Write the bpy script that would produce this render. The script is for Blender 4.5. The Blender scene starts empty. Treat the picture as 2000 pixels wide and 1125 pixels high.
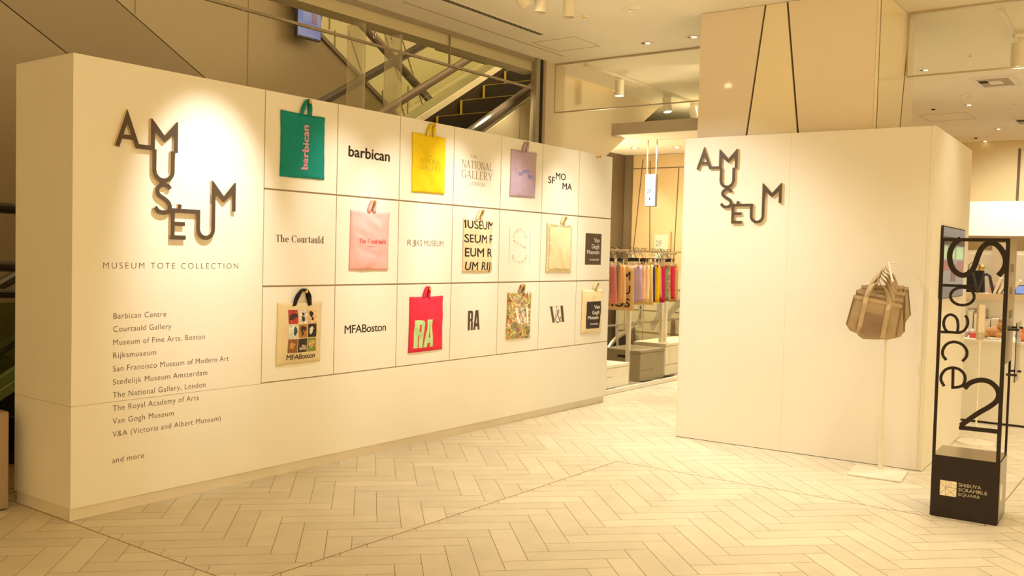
import bpy, bmesh, math, random
from mathutils import Vector, Matrix, noise
random.seed(7)
C = bpy.context.scene.collection
SC = bpy.context.scene
V = Vector
# ------------------------------------------------------------------ camera, world, exposure, lights
F_PX, PITCH, ROLL, CAM_H = 1810.3, -0.03785, 0.02515, 1.4446
fw = V((0, math.cos(PITCH), math.sin(PITCH))); rt0 = V((1, 0, 0)); up0 = rt0.cross(fw)
rt = math.cos(ROLL)*rt0 + math.sin(ROLL)*up0
up = -math.sin(ROLL)*rt0 + math.cos(ROLL)*up0
CAM = V((0, 0, CAM_H))
cd = bpy.data.cameras.new('camera'); cam = bpy.data.objects.new('camera', cd); C.objects.link(cam)
cd.sensor_width = 36; cd.lens = F_PX/2000*36; cd.clip_start = .05
cam.matrix_world = Matrix(((rt.x, up.x, -fw.x, 0), (rt.y, up.y, -fw.y, 0), (rt.z, up.z, -fw.z, CAM_H), (0, 0, 0, 1)))
SC.camera = cam
SC.view_settings.view_transform = 'Standard'; SC.view_settings.look = 'None'
SC.view_settings.gamma = 1; SC.view_settings.use_curve_mapping = False
SC.view_settings.exposure = 1.3
SC.cycles.use_denoising = True
SC.cycles.max_bounces = 8; SC.cycles.diffuse_bounces = 4; SC.cycles.transparent_max_bounces = 16
SC.cycles.sample_clamp_indirect = 4
W = bpy.data.worlds.new('world'); SC.world = W; W.use_nodes = True
W.node_tree.nodes['Background'].inputs[0].default_value = (1, .705, .31, 1)
W.node_tree.nodes['Background'].inputs[1].default_value = 1.27

# frames: L = long partition (x along it, y behind it), R = white booth, T = totem
A0 = V((-2.2447, 4.7231, 0)); AL = math.atan2(.8063, .5916)
C0 = V((1.3481, 7.4201, 0)); AR = math.atan2(-.5625, .8268)
T0 = V((2.4297, 5.2723, 0)); AT = math.radians(-33.77)
FL = Matrix.Translation(A0) @ Matrix.Rotation(AL, 4, 'Z')
FR = Matrix.Translation(C0) @ Matrix.Rotation(AR, 4, 'Z')
FT = Matrix.Translation(T0) @ Matrix.Rotation(AT, 4, 'Z')
FW = Matrix.Identity(4)
def ray(x, y): return fw + rt*((x-1000)/F_PX) - up*((y-562.5)/F_PX)
def hitp(x, y, p, n):
    d = ray(x, y); return CAM + d*((p-CAM).dot(n)/d.dot(n))
def onp(fr, off, x, y, axis=1):
    """photo pixel -> local point on the plane local[axis] = off of a frame"""
    n = (fr.to_3x3() @ V([1 if i == axis else 0 for i in range(3)]))
    p = fr @ V([off if i == axis else 0 for i in range(3)])
    return fr.inverted() @ hitp(x, y, p, n)
def Lp(u, v, z): return FL @ V((u, v, z))

SPOTC = (1, .96, .86); WARM = (1, .84, .52)
def spot(name, loc, tgt, power, size=40, blend=1.0, col=SPOTC, r=.03):
    l = bpy.data.lights.new(name, 'SPOT'); l.energy = power; l.spot_size = math.radians(size)
    l.spot_blend = blend; l.color = col; l.shadow_soft_size = r
    o = bpy.data.objects.new(name, l); C.objects.link(o); o.location = loc
    o.rotation_euler = (V(tgt)-V(loc)).to_track_quat('-Z', 'Y').to_euler(); return o
ZC = 3.4
for u, du, z, p, s in [(.74, .06, 1.58, 112, 38), (1.75, .1, 1.52, 52, 36), (2.35, 0, 1.48, 54, 36), (2.95, .05, 1.60, 78, 36),
                    (3.60, .1, 1.52, 62, 36), (4.35, .1, 1.48, 44, 37), (5.0, .1, 1.35, 3, 40)]:
    spot('track_lamp', Lp(u, -1.05, 3.18), Lp(u+du, 0, z), p, s)
for x, y, p, s in [(.40, 1.0, 84, 70)]:
    spot('booth_lamp', V((.0, 6.41, 3.2)) + (FR @ V((x, 0, y))-V((.0, 6.41, 3.2))).normalized()*.12, FR @ V((x, 0, y)), p, s)
for x, y, p in [(.3, 6.2, 54), (1.6, 6.3, 48), (.9, 5.3, 46), (1.6, 4.6, 36), (2.7, 5.6, 34), (1.0, 8.2, 78), (1.35, 9.4, 55), (2.6, 3.9, 18),
                (3.6, 6.6, 34), (4.6, 7.6, 34), (5.5, 9.5, 120), (7.0, 10.5, 120), (5.0, 6.5, 70)]:
    spot('downlight_lamp', (x, y, 3.36), (x, y, 0), p, 70, 1, (1, .92, .72), .06)
for x, y, p in [(1, .5, 120), (3.5, 2, 105), (2.2, 8.9, 30), (6, 13, 90), (5, 5, 70)]:
    spot('ceiling_lamp', (x, y, 3.36), (x, y, 0), p, 150, 1, WARM, .15)
spot('shop_wall_lamp', (6.6, 12.4, 3.2), (7.9, 14.5, 1.8), 110, 70)
spot('shop_table_lamp', (4.4, 8.6, 3.3), (4.7, 9.0, .8), 70, 50)
spot('wood_wall_light', Lp(9.0, 1.55, 2.85), Lp(9.3, 1.45, 1.4), 12, 45)
spot('soffit_light', Lp(8.2, .9, 2.86), Lp(8.2, .9, 0), 60, 150, 1, WARM, .1)
spot('soffit_light', Lp(8.2, -.6, 2.86), Lp(8.2, -.6, 0), 60, 150, 1, WARM, .1)
spot('wood_wall_light', Lp(7.5, .9, 2.8), Lp(9.3, .9, 1.6), 26, 85, 1, WARM)  # added fill for the tan wall, without a fixture
spot('rack_lamp', Lp(6.6, -.4, 3.3), Lp(6.7, .35, 1.1), 110, 50)
spot('soffit_light', Lp(8.4, .5, 3.37), Lp(8.4, .5, 3.0), 25, 160, 1, WARM, .1)  # added fill brightening the cavity above the lower ceiling, without a fixture
spot('window_clad_fill', Lp(4.9, .94, 3.2), Lp(5.0, 1.0, 2.2), 10, 120, 1, WARM, .05)  # added fill for the cladding behind the window, no real cove light
spot('clad_fill', Lp(6.3, -.9, 3.3), Lp(6.6, 1.1, 2.6), 18, 80, 1, WARM)  # added wash on the cladding, which otherwise gets only room light
for u, v, z, p in [(1.0, 2.4, 6.2, 10), (5.5, 2.9, 6.6, 14), (7.7, 1.6, 2.0, 30), (3.0, 5.2, 5.6, 8)]:  # the low one by the railing is fill added to brighten the tiles
    l = bpy.data.lights.new('void_light', 'POINT'); l.energy = p; l.color = (1, .80, .46); l.shadow_soft_size = .2
    o = bpy.data.objects.new('void_light', l); C.objects.link(o); o.location = Lp(u, v, z)

# ------------------------------------------------------------------ materials
def hexc(h):
    return tuple(((c/255+.055)/1.055)**2.4 if c > 10 else c/255/12.92 for c in (int(h[i:i+2], 16) for i in (0, 2, 4)))
MATS = {}
def mat(name, col, rough=.5, metal=0, var=.04, scale=6, bump=0, bscale=200, coat=0, emit=None, es=0, spec=.5, stretch=None):
    if name in MATS: return MATS[name]
    m = bpy.data.materials.new(name); m.use_nodes = True; nt = m.node_tree; b = nt.nodes['Principled BSDF']
    if isinstance(col, str): col = hexc(col)
    tc = nt.nodes.new('ShaderNodeTexCoord')
    n = nt.nodes.new('ShaderNodeTexNoise'); n.inputs['Scale'].default_value = scale; n.inputs['Detail'].default_value = 4
    mp = nt.nodes.new('ShaderNodeMapping'); nt.links.new(tc.outputs['Object'], mp.inputs[0]); nt.links.new(mp.outputs[0], n.inputs['Vector'])
    if stretch: mp.inputs['Scale'].default_value = stretch
    r = nt.nodes.new('ShaderNodeValToRGB')
    r.color_ramp.elements[0].position = .3; r.color_ramp.elements[1].position = .7
    r.color_ramp.elements[0].color = tuple(max(0, c*(1-var)) for c in col)+(1,)
    r.color_ramp.elements[1].color = tuple(min(1, c*(1+var)) for c in col)+(1,)
    nt.links.new(n.outputs['Fac'], r.inputs[0]); nt.links.new(r.outputs[0], b.inputs['Base Color'])
    b.inputs['Roughness'].default_value = rough; b.inputs['Metallic'].default_value = metal
    b.inputs['Specular IOR Level'].default_value = spec
    if coat: b.inputs['Coat Weight'].default_value = coat; b.inputs['Coat Roughness'].default_value = .03
    if bump:
        n2 = nt.nodes.new('ShaderNodeTexNoise'); n2.inputs['Scale'].default_value = bscale
        nt.links.new(tc.outputs['Object'], n2.inputs['Vector'])
        bp = nt.nodes.new('ShaderNodeBump'); bp.inputs['Strength'].default_value = bump; bp.inputs['Distance'].default_value = .002
        nt.links.new(n2.outputs['Fac'], bp.inputs['Height']); nt.links.new(bp.outputs[0], b.inputs['Normal'])
    if emit:
        b.inputs['Emission Color'].default_value = (*emit, 1); b.inputs['Emission Strength'].default_value = es
    MATS[name] = m; return m
def glass(name, tint=(.985, .99, .97), refl=.06, rough=.02):
    if name in MATS: return MATS[name]
    m = bpy.data.materials.new(name); m.use_nodes = True; nt = m.node_tree; nt.nodes.clear()
    o = nt.nodes.new('ShaderNodeOutputMaterial'); mx = nt.nodes.new('ShaderNodeMixShader')
    t = nt.nodes.new('ShaderNodeBsdfTransparent'); t.inputs[0].default_value = (*tint, 1)
    g = nt.nodes.new('ShaderNodeBsdfGlossy'); g.inputs['Roughness'].default_value = rough
    lw = nt.nodes.new('ShaderNodeLayerWeight'); lw.inputs[0].default_value = refl
    nt.links.new(lw.outputs['Fresnel'], mx.inputs[0]); nt.links.new(t.outputs[0], mx.inputs[1]); nt.links.new(g.outputs[0], mx.inputs[2])
    nt.links.new(mx.outputs[0], o.inputs[0]); MATS[name] = m; return m
M_white = mat('white_panel_paint', (.80, .77, .70), .42, var=.012, scale=3, bump=.03, bscale=60)
M_white2 = mat('white_booth_paint', (.80, .76, .68), .5, var=.012, scale=3, bump=.03, bscale=60)
M_groove = mat('panel_groove_shade', (.40, .30, .20), .8); M_seam0 = mat('faint_seam', (.50, .42, .31), .7)
M_ceil = mat('ceiling_paint', (.92, .87, .74), .85, var=.015, scale=2)
M_line = mat('joint_line', (.16, .11, .06), .8)
M_letter = mat('logo_brown_black', (.075, .050, .033), .40)
M_letside = mat('logo_lit_edge', (.62, .48, .30), .4)  # beige edge tone paints in the light falling on the letter sides
M_ink = mat('vinyl_ink', (.085, .050, .033), .6)
M_brass = mat('brass', (.85, .58, .20), .25, 1)
M_steel = mat('brushed_steel', (.62, .55, .45), .32, 1, bump=.05, bscale=90)
M_chrome = mat('chrome', (.8, .76, .70), .12, 1)
M_black = mat('black_powder_coat', (.020, .012, .009), .5, spec=.3, var=.1, bump=.06, bscale=300)
M_blackp = mat('black_plastic', (.02, .016, .014), .4)
M_glass = glass('clear_glass')
M_dark = mat('dark_shadow_gap', (.02, .016, .012), .8)
M_cream = mat('cream_metal', (.80, .74, .60), .4)

# ------------------------------------------------------------------ mesh helpers
def link(name, bm, m, parent=None, frame=None, smooth=False):
    me = bpy.data.meshes.new(name); bmesh.ops.recalc_face_normals(bm, faces=bm.faces); bm.to_mesh(me); bm.free()
    for k in (m if isinstance(m, (list, tuple)) else [m]): me.materials.append(k)
    if smooth:
        for p in me.polygons: p.use_smooth = True
    o = bpy.data.objects.new(name, me); C.objects.link(o)
    if parent: o.parent = parent
    elif frame is not None: o.matrix_world = frame
    return o
def tag(o, label, cat, group=None):
    o['label'] = label; o['category'] = cat
    if group: o['group'] = group
    return o
def thing(name, label, cat, frame=FW, group=None):
    o = bpy.data.objects.new(name, None); C.objects.link(o); o.empty_display_size = .1
    o.matrix_world = frame; return tag(o, label, cat, group)
def struct(name, bm, m, frame=FW):
    o = link(name, bm, m, None, frame); o['kind'] = 'structure'; return o
def at(fr, x, y, z=0): return fr @ Matrix.Translation((x, y, z))
def nb(): return bmesh.new()
def box(bm, x0, x1, y0, y1, z0, z1, bev=0):
    r = bmesh.ops.create_cube(bm, size=1)
    for v in r['verts']: v.co = V((x0+(v.co.x+.5)*(x1-x0), y0+(v.co.y+.5)*(y1-y0), z0+(v.co.z+.5)*(z1-z0)))
    if bev:
        es = list({e for v in r['verts'] for e in v.link_edges})
        bmesh.ops.bevel(bm, geom=es, offset=bev, segments=2, affect='EDGES')
    return bm
def prism(bm, pts, y0, y1, swap=None):
    """polygon (x,z) extruded from y0 to y1"""
    a = [bm.verts.new((x, y0, z)) for x, z in pts]; b = [bm.verts.new((x, y1, z)) for x, z in pts]
    n = len(pts)
    try: bm.faces.new(a)
    except ValueError: pass
    bm.faces.new(b[::-1])
    for i in range(n): bm.faces.new((a[i], b[i], b[(i+1) % n], a[(i+1) % n]))
    return bm
def prism_xy(bm, pts, z0, z1):
    a = [bm.verts.new((x, y, z0)) for x, y in pts]; b = [bm.verts.new((x, y, z1)) for x, y in pts]; n = len(pts)
    bm.faces.new(a[::-1]); bm.faces.new(b)
    for i in range(n): bm.faces.new((a[i], a[(i+1) % n], b[(i+1) % n], b[i]))
    return bm
def stroke_poly(pts, w):
    q = [V(p) for p in pts]; pts = [q[0]]; Lf, Rt = [], []
    for p in q[1:]:
        if (p-pts[-1]).length > 1e-5: pts.append(p)
    for i, p in enumerate(pts):
        d0 = (p-pts[i-1]).normalized() if i else None
        d1 = (pts[i+1]-p).normalized() if i < len(pts)-1 else None
        if d0 is None: n = V((-d1.y, d1.x)); k = 1
        elif d1 is None: n = V((-d0.y, d0.x)); k = 1
        else:
            n0 = V((-d0.y, d0.x)); n1 = V((-d1.y, d1.x)); n = (n0+n1).normalized(); k = 1/max(.35, n.dot(n0))
        Lf.append(p+n*(w/2*k)); Rt.append(p-n*(w/2*k))
    return Lf, Rt
def stroke(bm, pts, w, y0, y1):
    """flat band of width w along (x,z) points, extruded y0..y1"""
    Lf, Rt = stroke_poly(pts, w); n = len(Lf)
    q = [[bm.verts.new((p.x, y, p.y)) for p in side] for side in (Lf, Rt) for y in (y0, y1)]
    l0, l1, r0, r1 = q
    for i in range(n-1):
        bm.faces.new((l0[i], l0[i+1], r0[i+1], r0[i])); bm.faces.new((l1[i], r1[i], r1[i+1], l1[i+1]))
        bm.faces.new((l0[i], l1[i], l1[i+1], l0[i+1])); bm.faces.new((r0[i], r0[i+1], r1[i+1], r1[i]))
    bm.faces.new((l0[0], r0[0], r1[0], l1[0])); bm.faces.new((l0[-1], l1[-1], r1[-1], r0[-1]))
    return bm
def arc(cx, cz, rx, rz, a0, a1, n=20):
    return [(cx+rx*math.cos(math.radians(a0+(a1-a0)*i/n)), cz+rz*math.sin(math.radians(a0+(a1-a0)*i/n))) for i in range(n+1)]
def spline(pts, n=8):
    out = []; P = [V(pts[0])]+[V(p) for p in pts]+[V(pts[-1])]
    for i in range(1, len(P)-2):
        for k in range(n):
            t = k/n; a, b, c, d = P[i-1], P[i], P[i+1], P[i+2]
            out.append(.5*((2*b)+(c-a)*t+(2*a-5*b+4*c-d)*t*t+(-a+3*b-3*c+d)*t**3))
    out.append(P[-2]); return out
def tube(bm, pts, r, seg=10, caps=True):
    pts = [V(p) for p in pts]; rings = []; prev = None
    for i, p in enumerate(pts):
        d = (pts[min(i+1, len(pts)-1)]-pts[max(i-1, 0)]).normalized()
        ref = prev if prev else (V((0, 0, 1)) if abs(d.z) < .9 else V((1, 0, 0)))
        a = (ref-d*ref.dot(d)).normalized(); b = d.cross(a); prev = a
        rr = r[i] if isinstance(r, (list, tuple)) else r
        rings.append([bm.verts.new(p+(a*math.cos(t)+b*math.sin(t))*rr) for t in [2*math.pi*k/seg for k in range(seg)]])
    for i in range(len(rings)-1):
        for k in range(seg): bm.faces.new((rings[i][k], rings[i][(k+1) % seg], rings[i+1][(k+1) % seg], rings[i+1][k]))
    if caps: bm.faces.new(rings[0][::-1]); bm.faces.new(rings[-1])
    return bm
def lathe(bm, prof, seg=28, c=(0, 0, 0)):
    rings = [[bm.verts.new((c[0]+r*math.cos(2*math.pi*k/seg), c[1]+r*math.sin(2*math.pi*k/seg), c[2]+z)) for k in range(seg)] for r, z in prof]
    for i in range(len(rings)-1):
        for k in range(seg): bm.faces.new((rings[i][k], rings[i][(k+1) % seg], rings[i+1][(k+1) % seg], rings[i+1][k]))
    bm.faces.new(rings[0][::-1]); bm.faces.new(rings[-1]); return bm
def ribbon(bm, pts, wdirs, w, th=.002):
    """strap: a band along 3D points, its width along wdirs"""
    rows = []
    for i, (p, d) in enumerate(zip(pts, wdirs)):
        p = V(p); d = V(d).normalized(); t = (V(pts[min(i+1, len(pts)-1)])-V(pts[max(i-1, 0)])).normalized(); n = t.cross(d).normalized()*th
        rows.append([bm.verts.new(p+d*w/2+n), bm.verts.new(p-d*w/2+n), bm.verts.new(p-d*w/2-n), bm.verts.new(p+d*w/2-n)])
    for i in range(len(rows)-1):
        for k in range(4): bm.faces.new((rows[i][k], rows[i][(k+1) % 4], rows[i+1][(k+1) % 4], rows[i+1][k]))
    bm.faces.new(rows[0]); bm.faces.new(rows[-1][::-1]); return bm

# ------------------------------------------------------------------ lettering
def text_bm(s, bold=0, off=0, spacing=1.0, align='LEFT', res=4):
    """built-in font; returns a flat bmesh in (x, y) and its bounds"""
    c = bpy.data.curves.new('t', 'FONT'); c.body = s; c.offset = off; c.space_character = spacing; c.align_x = align; c.resolution_u = res
    o = bpy.data.objects.new('t', c); C.objects.link(o)
    dg = bpy.context.evaluated_depsgraph_get(); me = bpy.data.meshes.new_from_object(o.evaluated_get(dg))
    bpy.data.objects.remove(o); bpy.data.curves.remove(c)
    bm = nb(); bm.from_mesh(me)
    if bold:
        for dx, dy in ((bold, 0), (bold/2, bold*.35), (bold/2, -bold*.35), (bold*.25, 0), (bold*.75, 0)):
            k = len(bm.verts); bm.from_mesh(me); bm.verts.ensure_lookup_table()
            for v in bm.verts[k:]: v.co.x += dx; v.co.y += dy
    bpy.data.meshes.remove(me); return bm
def fit(bm, x0, x1, z0, z1, y=0, rot=0):
    """stretch flat lettering into a box of the (x,z) plane; rot=90 turns it to read upwards"""
    if rot:
        m = Matrix.Rotation(math.radians(rot), 3, 'Z')
        for v in bm.verts: v.co = m @ v.co
    xs = [v.co.x for v in bm.verts]; ys = [v.co.y for v in bm.verts]; a, b, c, d = min(xs), max(xs), min(ys), max(ys)
    for v in bm.verts:
        v.co = V((x0+(v.co.x-a)/(b-a)*(x1-x0), y, z0+(v.co.y-c)/(d-c)*(z1-z0)))
    return bm
def join(bm, other):
    me = bpy.data.meshes.new('j'); other.to_mesh(me); other.free(); bm.from_mesh(me); bpy.data.meshes.remove(me); return bm
class Serif:
    """high-contrast roman capitals and a few lower case letters drawn as flat shapes"""
    def __init__(s, thick=.15, thin=.035): s.K, s.N = thick, thin
    def quad(s, bm, *p): bm.faces.new([bm.verts.new((x, y, 0)) for x, y in p])
    def stem(s, bm, x, y0, y1, w=None, serif=True, top=True, bot=True):
        w = w or s.K; s.quad(bm, (x, y0), (x+w, y0), (x+w, y1), (x, y1)); e = .07 if serif else 0
        if serif:
            if bot: s.quad(bm, (x-e, y0), (x+w+e, y0), (x+w+e, y0+s.N), (x-e, y0+s.N))
            if top: s.quad(bm, (x-e, y1-s.N), (x+w+e, y1-s.N), (x+w+e, y1), (x-e, y1))
    def bar(s, bm, x0, x1, y, t=None): t = t or s.N; s.quad(bm, (x0, y), (x1, y), (x1, y+t), (x0, y+t))
    def diag(s, bm, x0, y0, x1, y1, w): s.quad(bm, (x0, y0), (x0+w, y0), (x1+w, y1), (x1, y1))
    def ring(s, bm, cx, cy, rx, ry, a0=0, a1=360, n=28):
        pr = None
        for i in range(n+1):
            t = math.radians(a0+(a1-a0)*i/n); c, q = math.cos(t), math.sin(t)
            o = bm.verts.new((cx+rx*c, cy+ry*q, 0)); k = bm.verts.new((cx+(rx-s.K)*c, cy+(ry-s.N)*q, 0))
            if pr: bm.faces.new((pr[0], o, k, pr[1]))
            pr = (o, k)
    def glyph(s, ch):
        bm = nb(); K, N = s.K, s.N; X = .66
        if ch == 'T': s.stem(bm, .28, 0, 1, top=False); s.bar(bm, 0, .72, 1-N*1.3, N*1.3); s.quad(bm, (0, .8), (N, .8), (N*2, 1), (0, 1)); s.quad(bm, (.72, .8), (.72-N, .8), (.72-2*N, 1), (.72, 1)); w = .72
        elif ch == 'h': s.stem(bm, .05, 0, 1); s.ring(bm, .30, .42, .19+K*.4, .25, 0, 150); s.stem(bm, .30+.19+K*.4-K, 0, .42, top=False); w = .30+.19+K*.4+.08
        elif ch in 'eo':
            s.ring(bm, .28, .33, .27, .34, 0 if ch == 'o' else 0, 360 if ch == 'o' else 320)
            if ch == 'e': s.bar(bm, .1, .54, .33)
            w = .57
        elif ch in 'CG':
            s.ring(bm, .42, .5, .42, .52, 42, 318); s.quad(bm, (.72, .68), (.72+N, .68), (.72+N, .98), (.70, .9))
            if ch == 'G': s.stem(bm, .62, .05, .42, bot=False)
            w = .82
        elif ch == 'u': s.stem(bm, .05, .2, .66, bot=False); s.ring(bm, .28, .22, .23, .24, 180, 360); s.stem(bm, .51-K, 0, .66, bot=True, top=True); w = .58
        elif ch == 'r': s.stem(bm, .05, 0, .66); s.ring(bm, .30, .46, .18, .21, 40, 150); w = .46
        elif ch == 't': s.stem(bm, .1, .06, .88, serif=False); s.bar(bm, 0, .36, .62); s.ring(bm, .26, .12, .16, .13, 180, 330); w = .38
        elif ch == 'a': s.stem(bm, .32, 0, .48, top=False); s.ring(bm, .26, .46, .06+K, .21, 0, 170); s.ring(bm, .2, .18, .20, .20, 30, 330); w = .52
        elif ch == 'l': s.stem(bm, .05, 0, 1); w = .05+K+.07
        elif ch == 'd': s.ring(bm, .27, .33, .26, .34); s.stem(bm, .53-K, 0, 1); w = .6
        elif ch == 'N': s.stem(bm, .06, 0, 1, w=N*1.4); s.diag(bm, .62, 0, .02, 1, K*1.1); s.stem(bm, .70, 0, 1, w=N*1.4, bot=False); w = .80
        elif ch == 'A': s.diag(bm, .04, 0, .34, 1, N*1.4); s.diag(bm, .62-.02, 0, .30, 1, K*1.1); s.bar(bm, .16, .62, .34); s.bar(bm, -.03, .16, 0); s.bar(bm, .54, .84, 0); w = .82
        elif ch == 'I': s.stem(bm, .08, 0, 1); w = .16+K
        elif ch == 'O': s.ring(bm, .44, .5, .44, .52); w = .90
        elif ch == 'L': s.stem(bm, .06, 0, 1); s.bar(bm, .06, .58, 0); s.quad(bm, (.58, 0), (.62, .24), (.58, .24), (.50, 0)); w = .62
        elif ch == 'E': s.stem(bm, .06, 0, 1); s.bar(bm, .06, .58, 0); s.bar(bm, .06, .56, 1-N); s.bar(bm, .1, .46, .5); s.quad(bm, (.58, 0), (.61, .2), (.57, .2), (.5, 0)); s.quad(bm, (.56, 1), (.58, .82), (.55, .82), (.48, 1)); w = .63
        elif ch == 'R': s.stem(bm, .06, 0, 1); s.ring(bm, .3, .75, .28, .25, -90, 90); s.bar(bm, .06, .32, 1-N); s.bar(bm, .06, .32, .5); s.diag(bm, .58, 0, .28, .5, K); s.bar(bm, .56, .82, 0); w = .78
        elif ch == 'Y': s.stem(bm, .32, 0, .46, top=False); s.diag(bm, .32, .44, .0, 1, K*1.1); s.diag(bm, .42, .44, .66, 1, N*1.4); s.bar(bm, -.05, .2, 1-N); s.bar(bm, .56, .8, 1-N); w = .76
        elif ch == 'H': s.stem(bm, .06, 0, 1); s.stem(bm, .62, 0, 1); s.bar(bm, .1, .66, .5); w = .84
        elif ch == 'D': s.stem(bm, .06, 0, 1); s.ring(bm, .34, .5, .44, .5, -90, 90); s.bar(bm, .06, .36, 0); s.bar(bm, .06, .36, 1-N); w = .84
        elif ch == 'V': s.diag(bm, .36, 0, .02, 1, K*1.25); s.diag(bm, .40, 0, .70, 1, N*1.5); s.bar(bm, -.05, .3, 1-N); s.bar(bm, .6, .84, 1-N); w = .84
        elif ch == 'M': s.stem(bm, .05, 0, 1, w=N*1.4); s.diag(bm, .40, 0, .05, 1, K); s.diag(bm, .46, 0, .8, 1, N*1.4); s.stem(bm, .80, 0, 1); w = .95+K*.4
        else: w = .32
        return bm, w
    def write(s, txt, gap=.06):
        out = nb(); x = 0
        for ch in txt:
            g, w = s.glyph(ch)
            for v in g.verts: v.co.x += x
            join(out, g); x += w+gap
        return out
def va_bm(s=Serif(.26, .045)):
    """V & A monogram: heavy V, ampersand, half A"""
    bm = nb()
    s.diag(bm, .26, 0, 0, 1, .20); s.diag(bm, .40, .05, .60, 1, .03); s.bar(bm, -.06, .27, 1-.03, .03); s.bar(bm, .5, .7, 1-.03, .03)
    for pts, w in ((spline([(.98, .30), (.86, .04), (.66, 0), (.53, .16), (.60, .38), (.80, .62), (.76, .76), (.66, .70), (.68, .55), (.84, .22), (1.0, .02)], 6), .055),):
        Lf, Rt = stroke_poly(pts, w)
        for i in range(len(Lf)-1): s.quad(bm, tuple(Lf[i]), tuple(Lf[i+1]), tuple(Rt[i+1]), tuple(Rt[i]))
    s.diag(bm, 1.10, 0, .93, 1.02, .22); s.bar(bm, 1.0, 1.36, 0, .03); s.bar(bm, .78, 1.2, .30, .03)
    return bm

# ------------------------------------------------------------------ floor: herringbone in zones
def clip(poly, ax, s, val):
    out = []
    for i in range(len(poly)):
        p, q = poly[i], poly[(i+1) % len(poly)]; a, b = s*(p[ax]-val), s*(q[ax]-val)
        if a <= 0: out.append(p)
        if (a < 0 < b) or (b < 0 < a):
            t = a/(a-b); out.append((p[0]+(q[0]-p[0])*t, p[1]+(q[1]-p[1])*t))
    return out
E2 = V((math.cos(math.radians(8.7)), math.sin(math.radians(8.7)))); EY = V((-E2.y, E2.x)); FLi = FL.inverted()
def zone(bm, lay, u0, u1, v0, v1, mirror, x0, c, gap=.0014):
    cs = [FL @ V((u, v, 0)) for u in (u0, u1) for v in (v0, v1)]
    sx = -1 if mirror else 1
    xs = [sx*p.xy.dot(E2) for p in cs]; ys = [p.xy.dot(EY) for p in cs]
    Wd, Ln = .125, .5
    k0 = int(math.floor((min(xs)-x0)/Wd))-9; k1 = int(math.ceil((max(xs)-x0)/Wd))+9
    for k in range(k0, k1):
        xa = x0+k*Wd; m0 = int(math.floor((min(ys)-(xa+c))))-2; m1 = int(math.ceil((max(ys)-(xa+c))))+2
        for m in range(m0, m1):
            yt = xa+c+m
            for rect in ((xa, xa+Wd, yt-Ln, yt), (xa+Wd, xa+Wd+Ln, yt-Ln, yt-Ln+Wd)):
                a, b, d, e = rect; a += gap; b -= gap; d += gap; e -= gap
                P = []
                for x, y in ((a, d), (b, d), (b, e), (a, e)):
                    w = E2*(sx*x)+EY*y; l = FLi @ V((w.x, w.y, 0)); P.append((l.x, l.y))
                for ax, s, val in ((0, 1, u1), (0, -1, u0), (1, 1, v1), (1, -1, v0)):
                    P = clip(P, ax, s, val)
                    if len(P) < 3: break
                if len(P) < 3: continue
                try: f = bm.faces.new([bm.verts.new((x, y, 0)) for x, y in P])
                except ValueError: continue
                q = random.random()
                for lp in f.loops: lp[lay] = (q, q, q, 1)
U1, U2, V1, V3 = 0.0, 3.18, -1.40, -3.735
bm = nb(); lay = bm.loops.layers.color.new('plank')
for u0, u1, v0, v1, mi in ((-2.6, U1, -4, 1.0, 0), (U1, U2, -6.0, V1, 0), (U2, 11, -8.5, V3, 0), (U1, U2, V1, .78, 1), (U2, 11, V3, .78, 1)):
    zone(bm, lay, u0, u1, v0, v1, mi, .066 if mi else .009, .607 if mi else .108)
def floor_mat():
    m = mat('plank_floor', (.70, .63, .49), .42, var=.05, scale=5, stretch=(1, 1, 1)); nt = m.node_tree; b = nt.nodes['Principled BSDF']
    at_ = nt.nodes.new('ShaderNodeVertexColor'); at_.layer_name = 'plank'
    sp = nt.nodes.new('ShaderNodeSeparateColor'); nt.links.new(at_.outputs[0], sp.inputs[0])
    mr = nt.nodes.new('ShaderNodeMapRange'); mr.inputs[3].default_value = .94; mr.inputs[4].default_value = 1.05; nt.links.new(sp.outputs[0], mr.inputs[0])
    wv = nt.nodes.new('ShaderNodeTexNoise'); wv.inputs['Scale'].default_value = 34; wv.inputs['Detail'].default_value = 5
    tc = nt.nodes.new('ShaderNodeTexCoord'); mp = nt.nodes.new('ShaderNodeMapping'); mp.inputs['Rotation'].default_value = (0, 0, math.radians(45)); mp.inputs['Scale'].default_value = (.15, 1, 1)
    nt.links.new(tc.outputs['Object'], mp.inputs[0]); nt.links.new(mp.outputs[0], wv.inputs['Vector'])
    mr2 = nt.nodes.new('ShaderNodeMapRange'); mr2.inputs[3].default_value = .95; mr2.inputs[4].default_value = 1.04; nt.links.new(wv.outputs[0], mr2.inputs[0])
    mu = nt.nodes.new('ShaderNodeMath'); mu.operation = 'MULTIPLY'; nt.links.new(mr.outputs[0], mu.inputs[0]); nt.links.new(mr2.outputs[0], mu.inputs[1])
    vm = nt.nodes.new('ShaderNodeVectorMath'); vm.operation = 'SCALE'; src = b.inputs['Base Color'].links[0].from_socket
    nt.links.new(src, vm.inputs[0]); nt.links.new(mu.outputs[0], vm.inputs['Scale']); nt.links.new(vm.outputs[0], b.inputs['Base Color'])
    return m
M_floor = floor_mat()
M_grout = mat('floor_joint', (.30, .19, .09), .8)
n0 = len(bm.faces)
def quadz(bm, p, z):
    f = bm.faces.new([bm.verts.new((x, y, z)) for x, y in p]); f.material_index = 1; return f
quadz(bm, [(-6, -12), (22, -12), (22, 12), (-6, 12)], -.0015)
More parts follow.
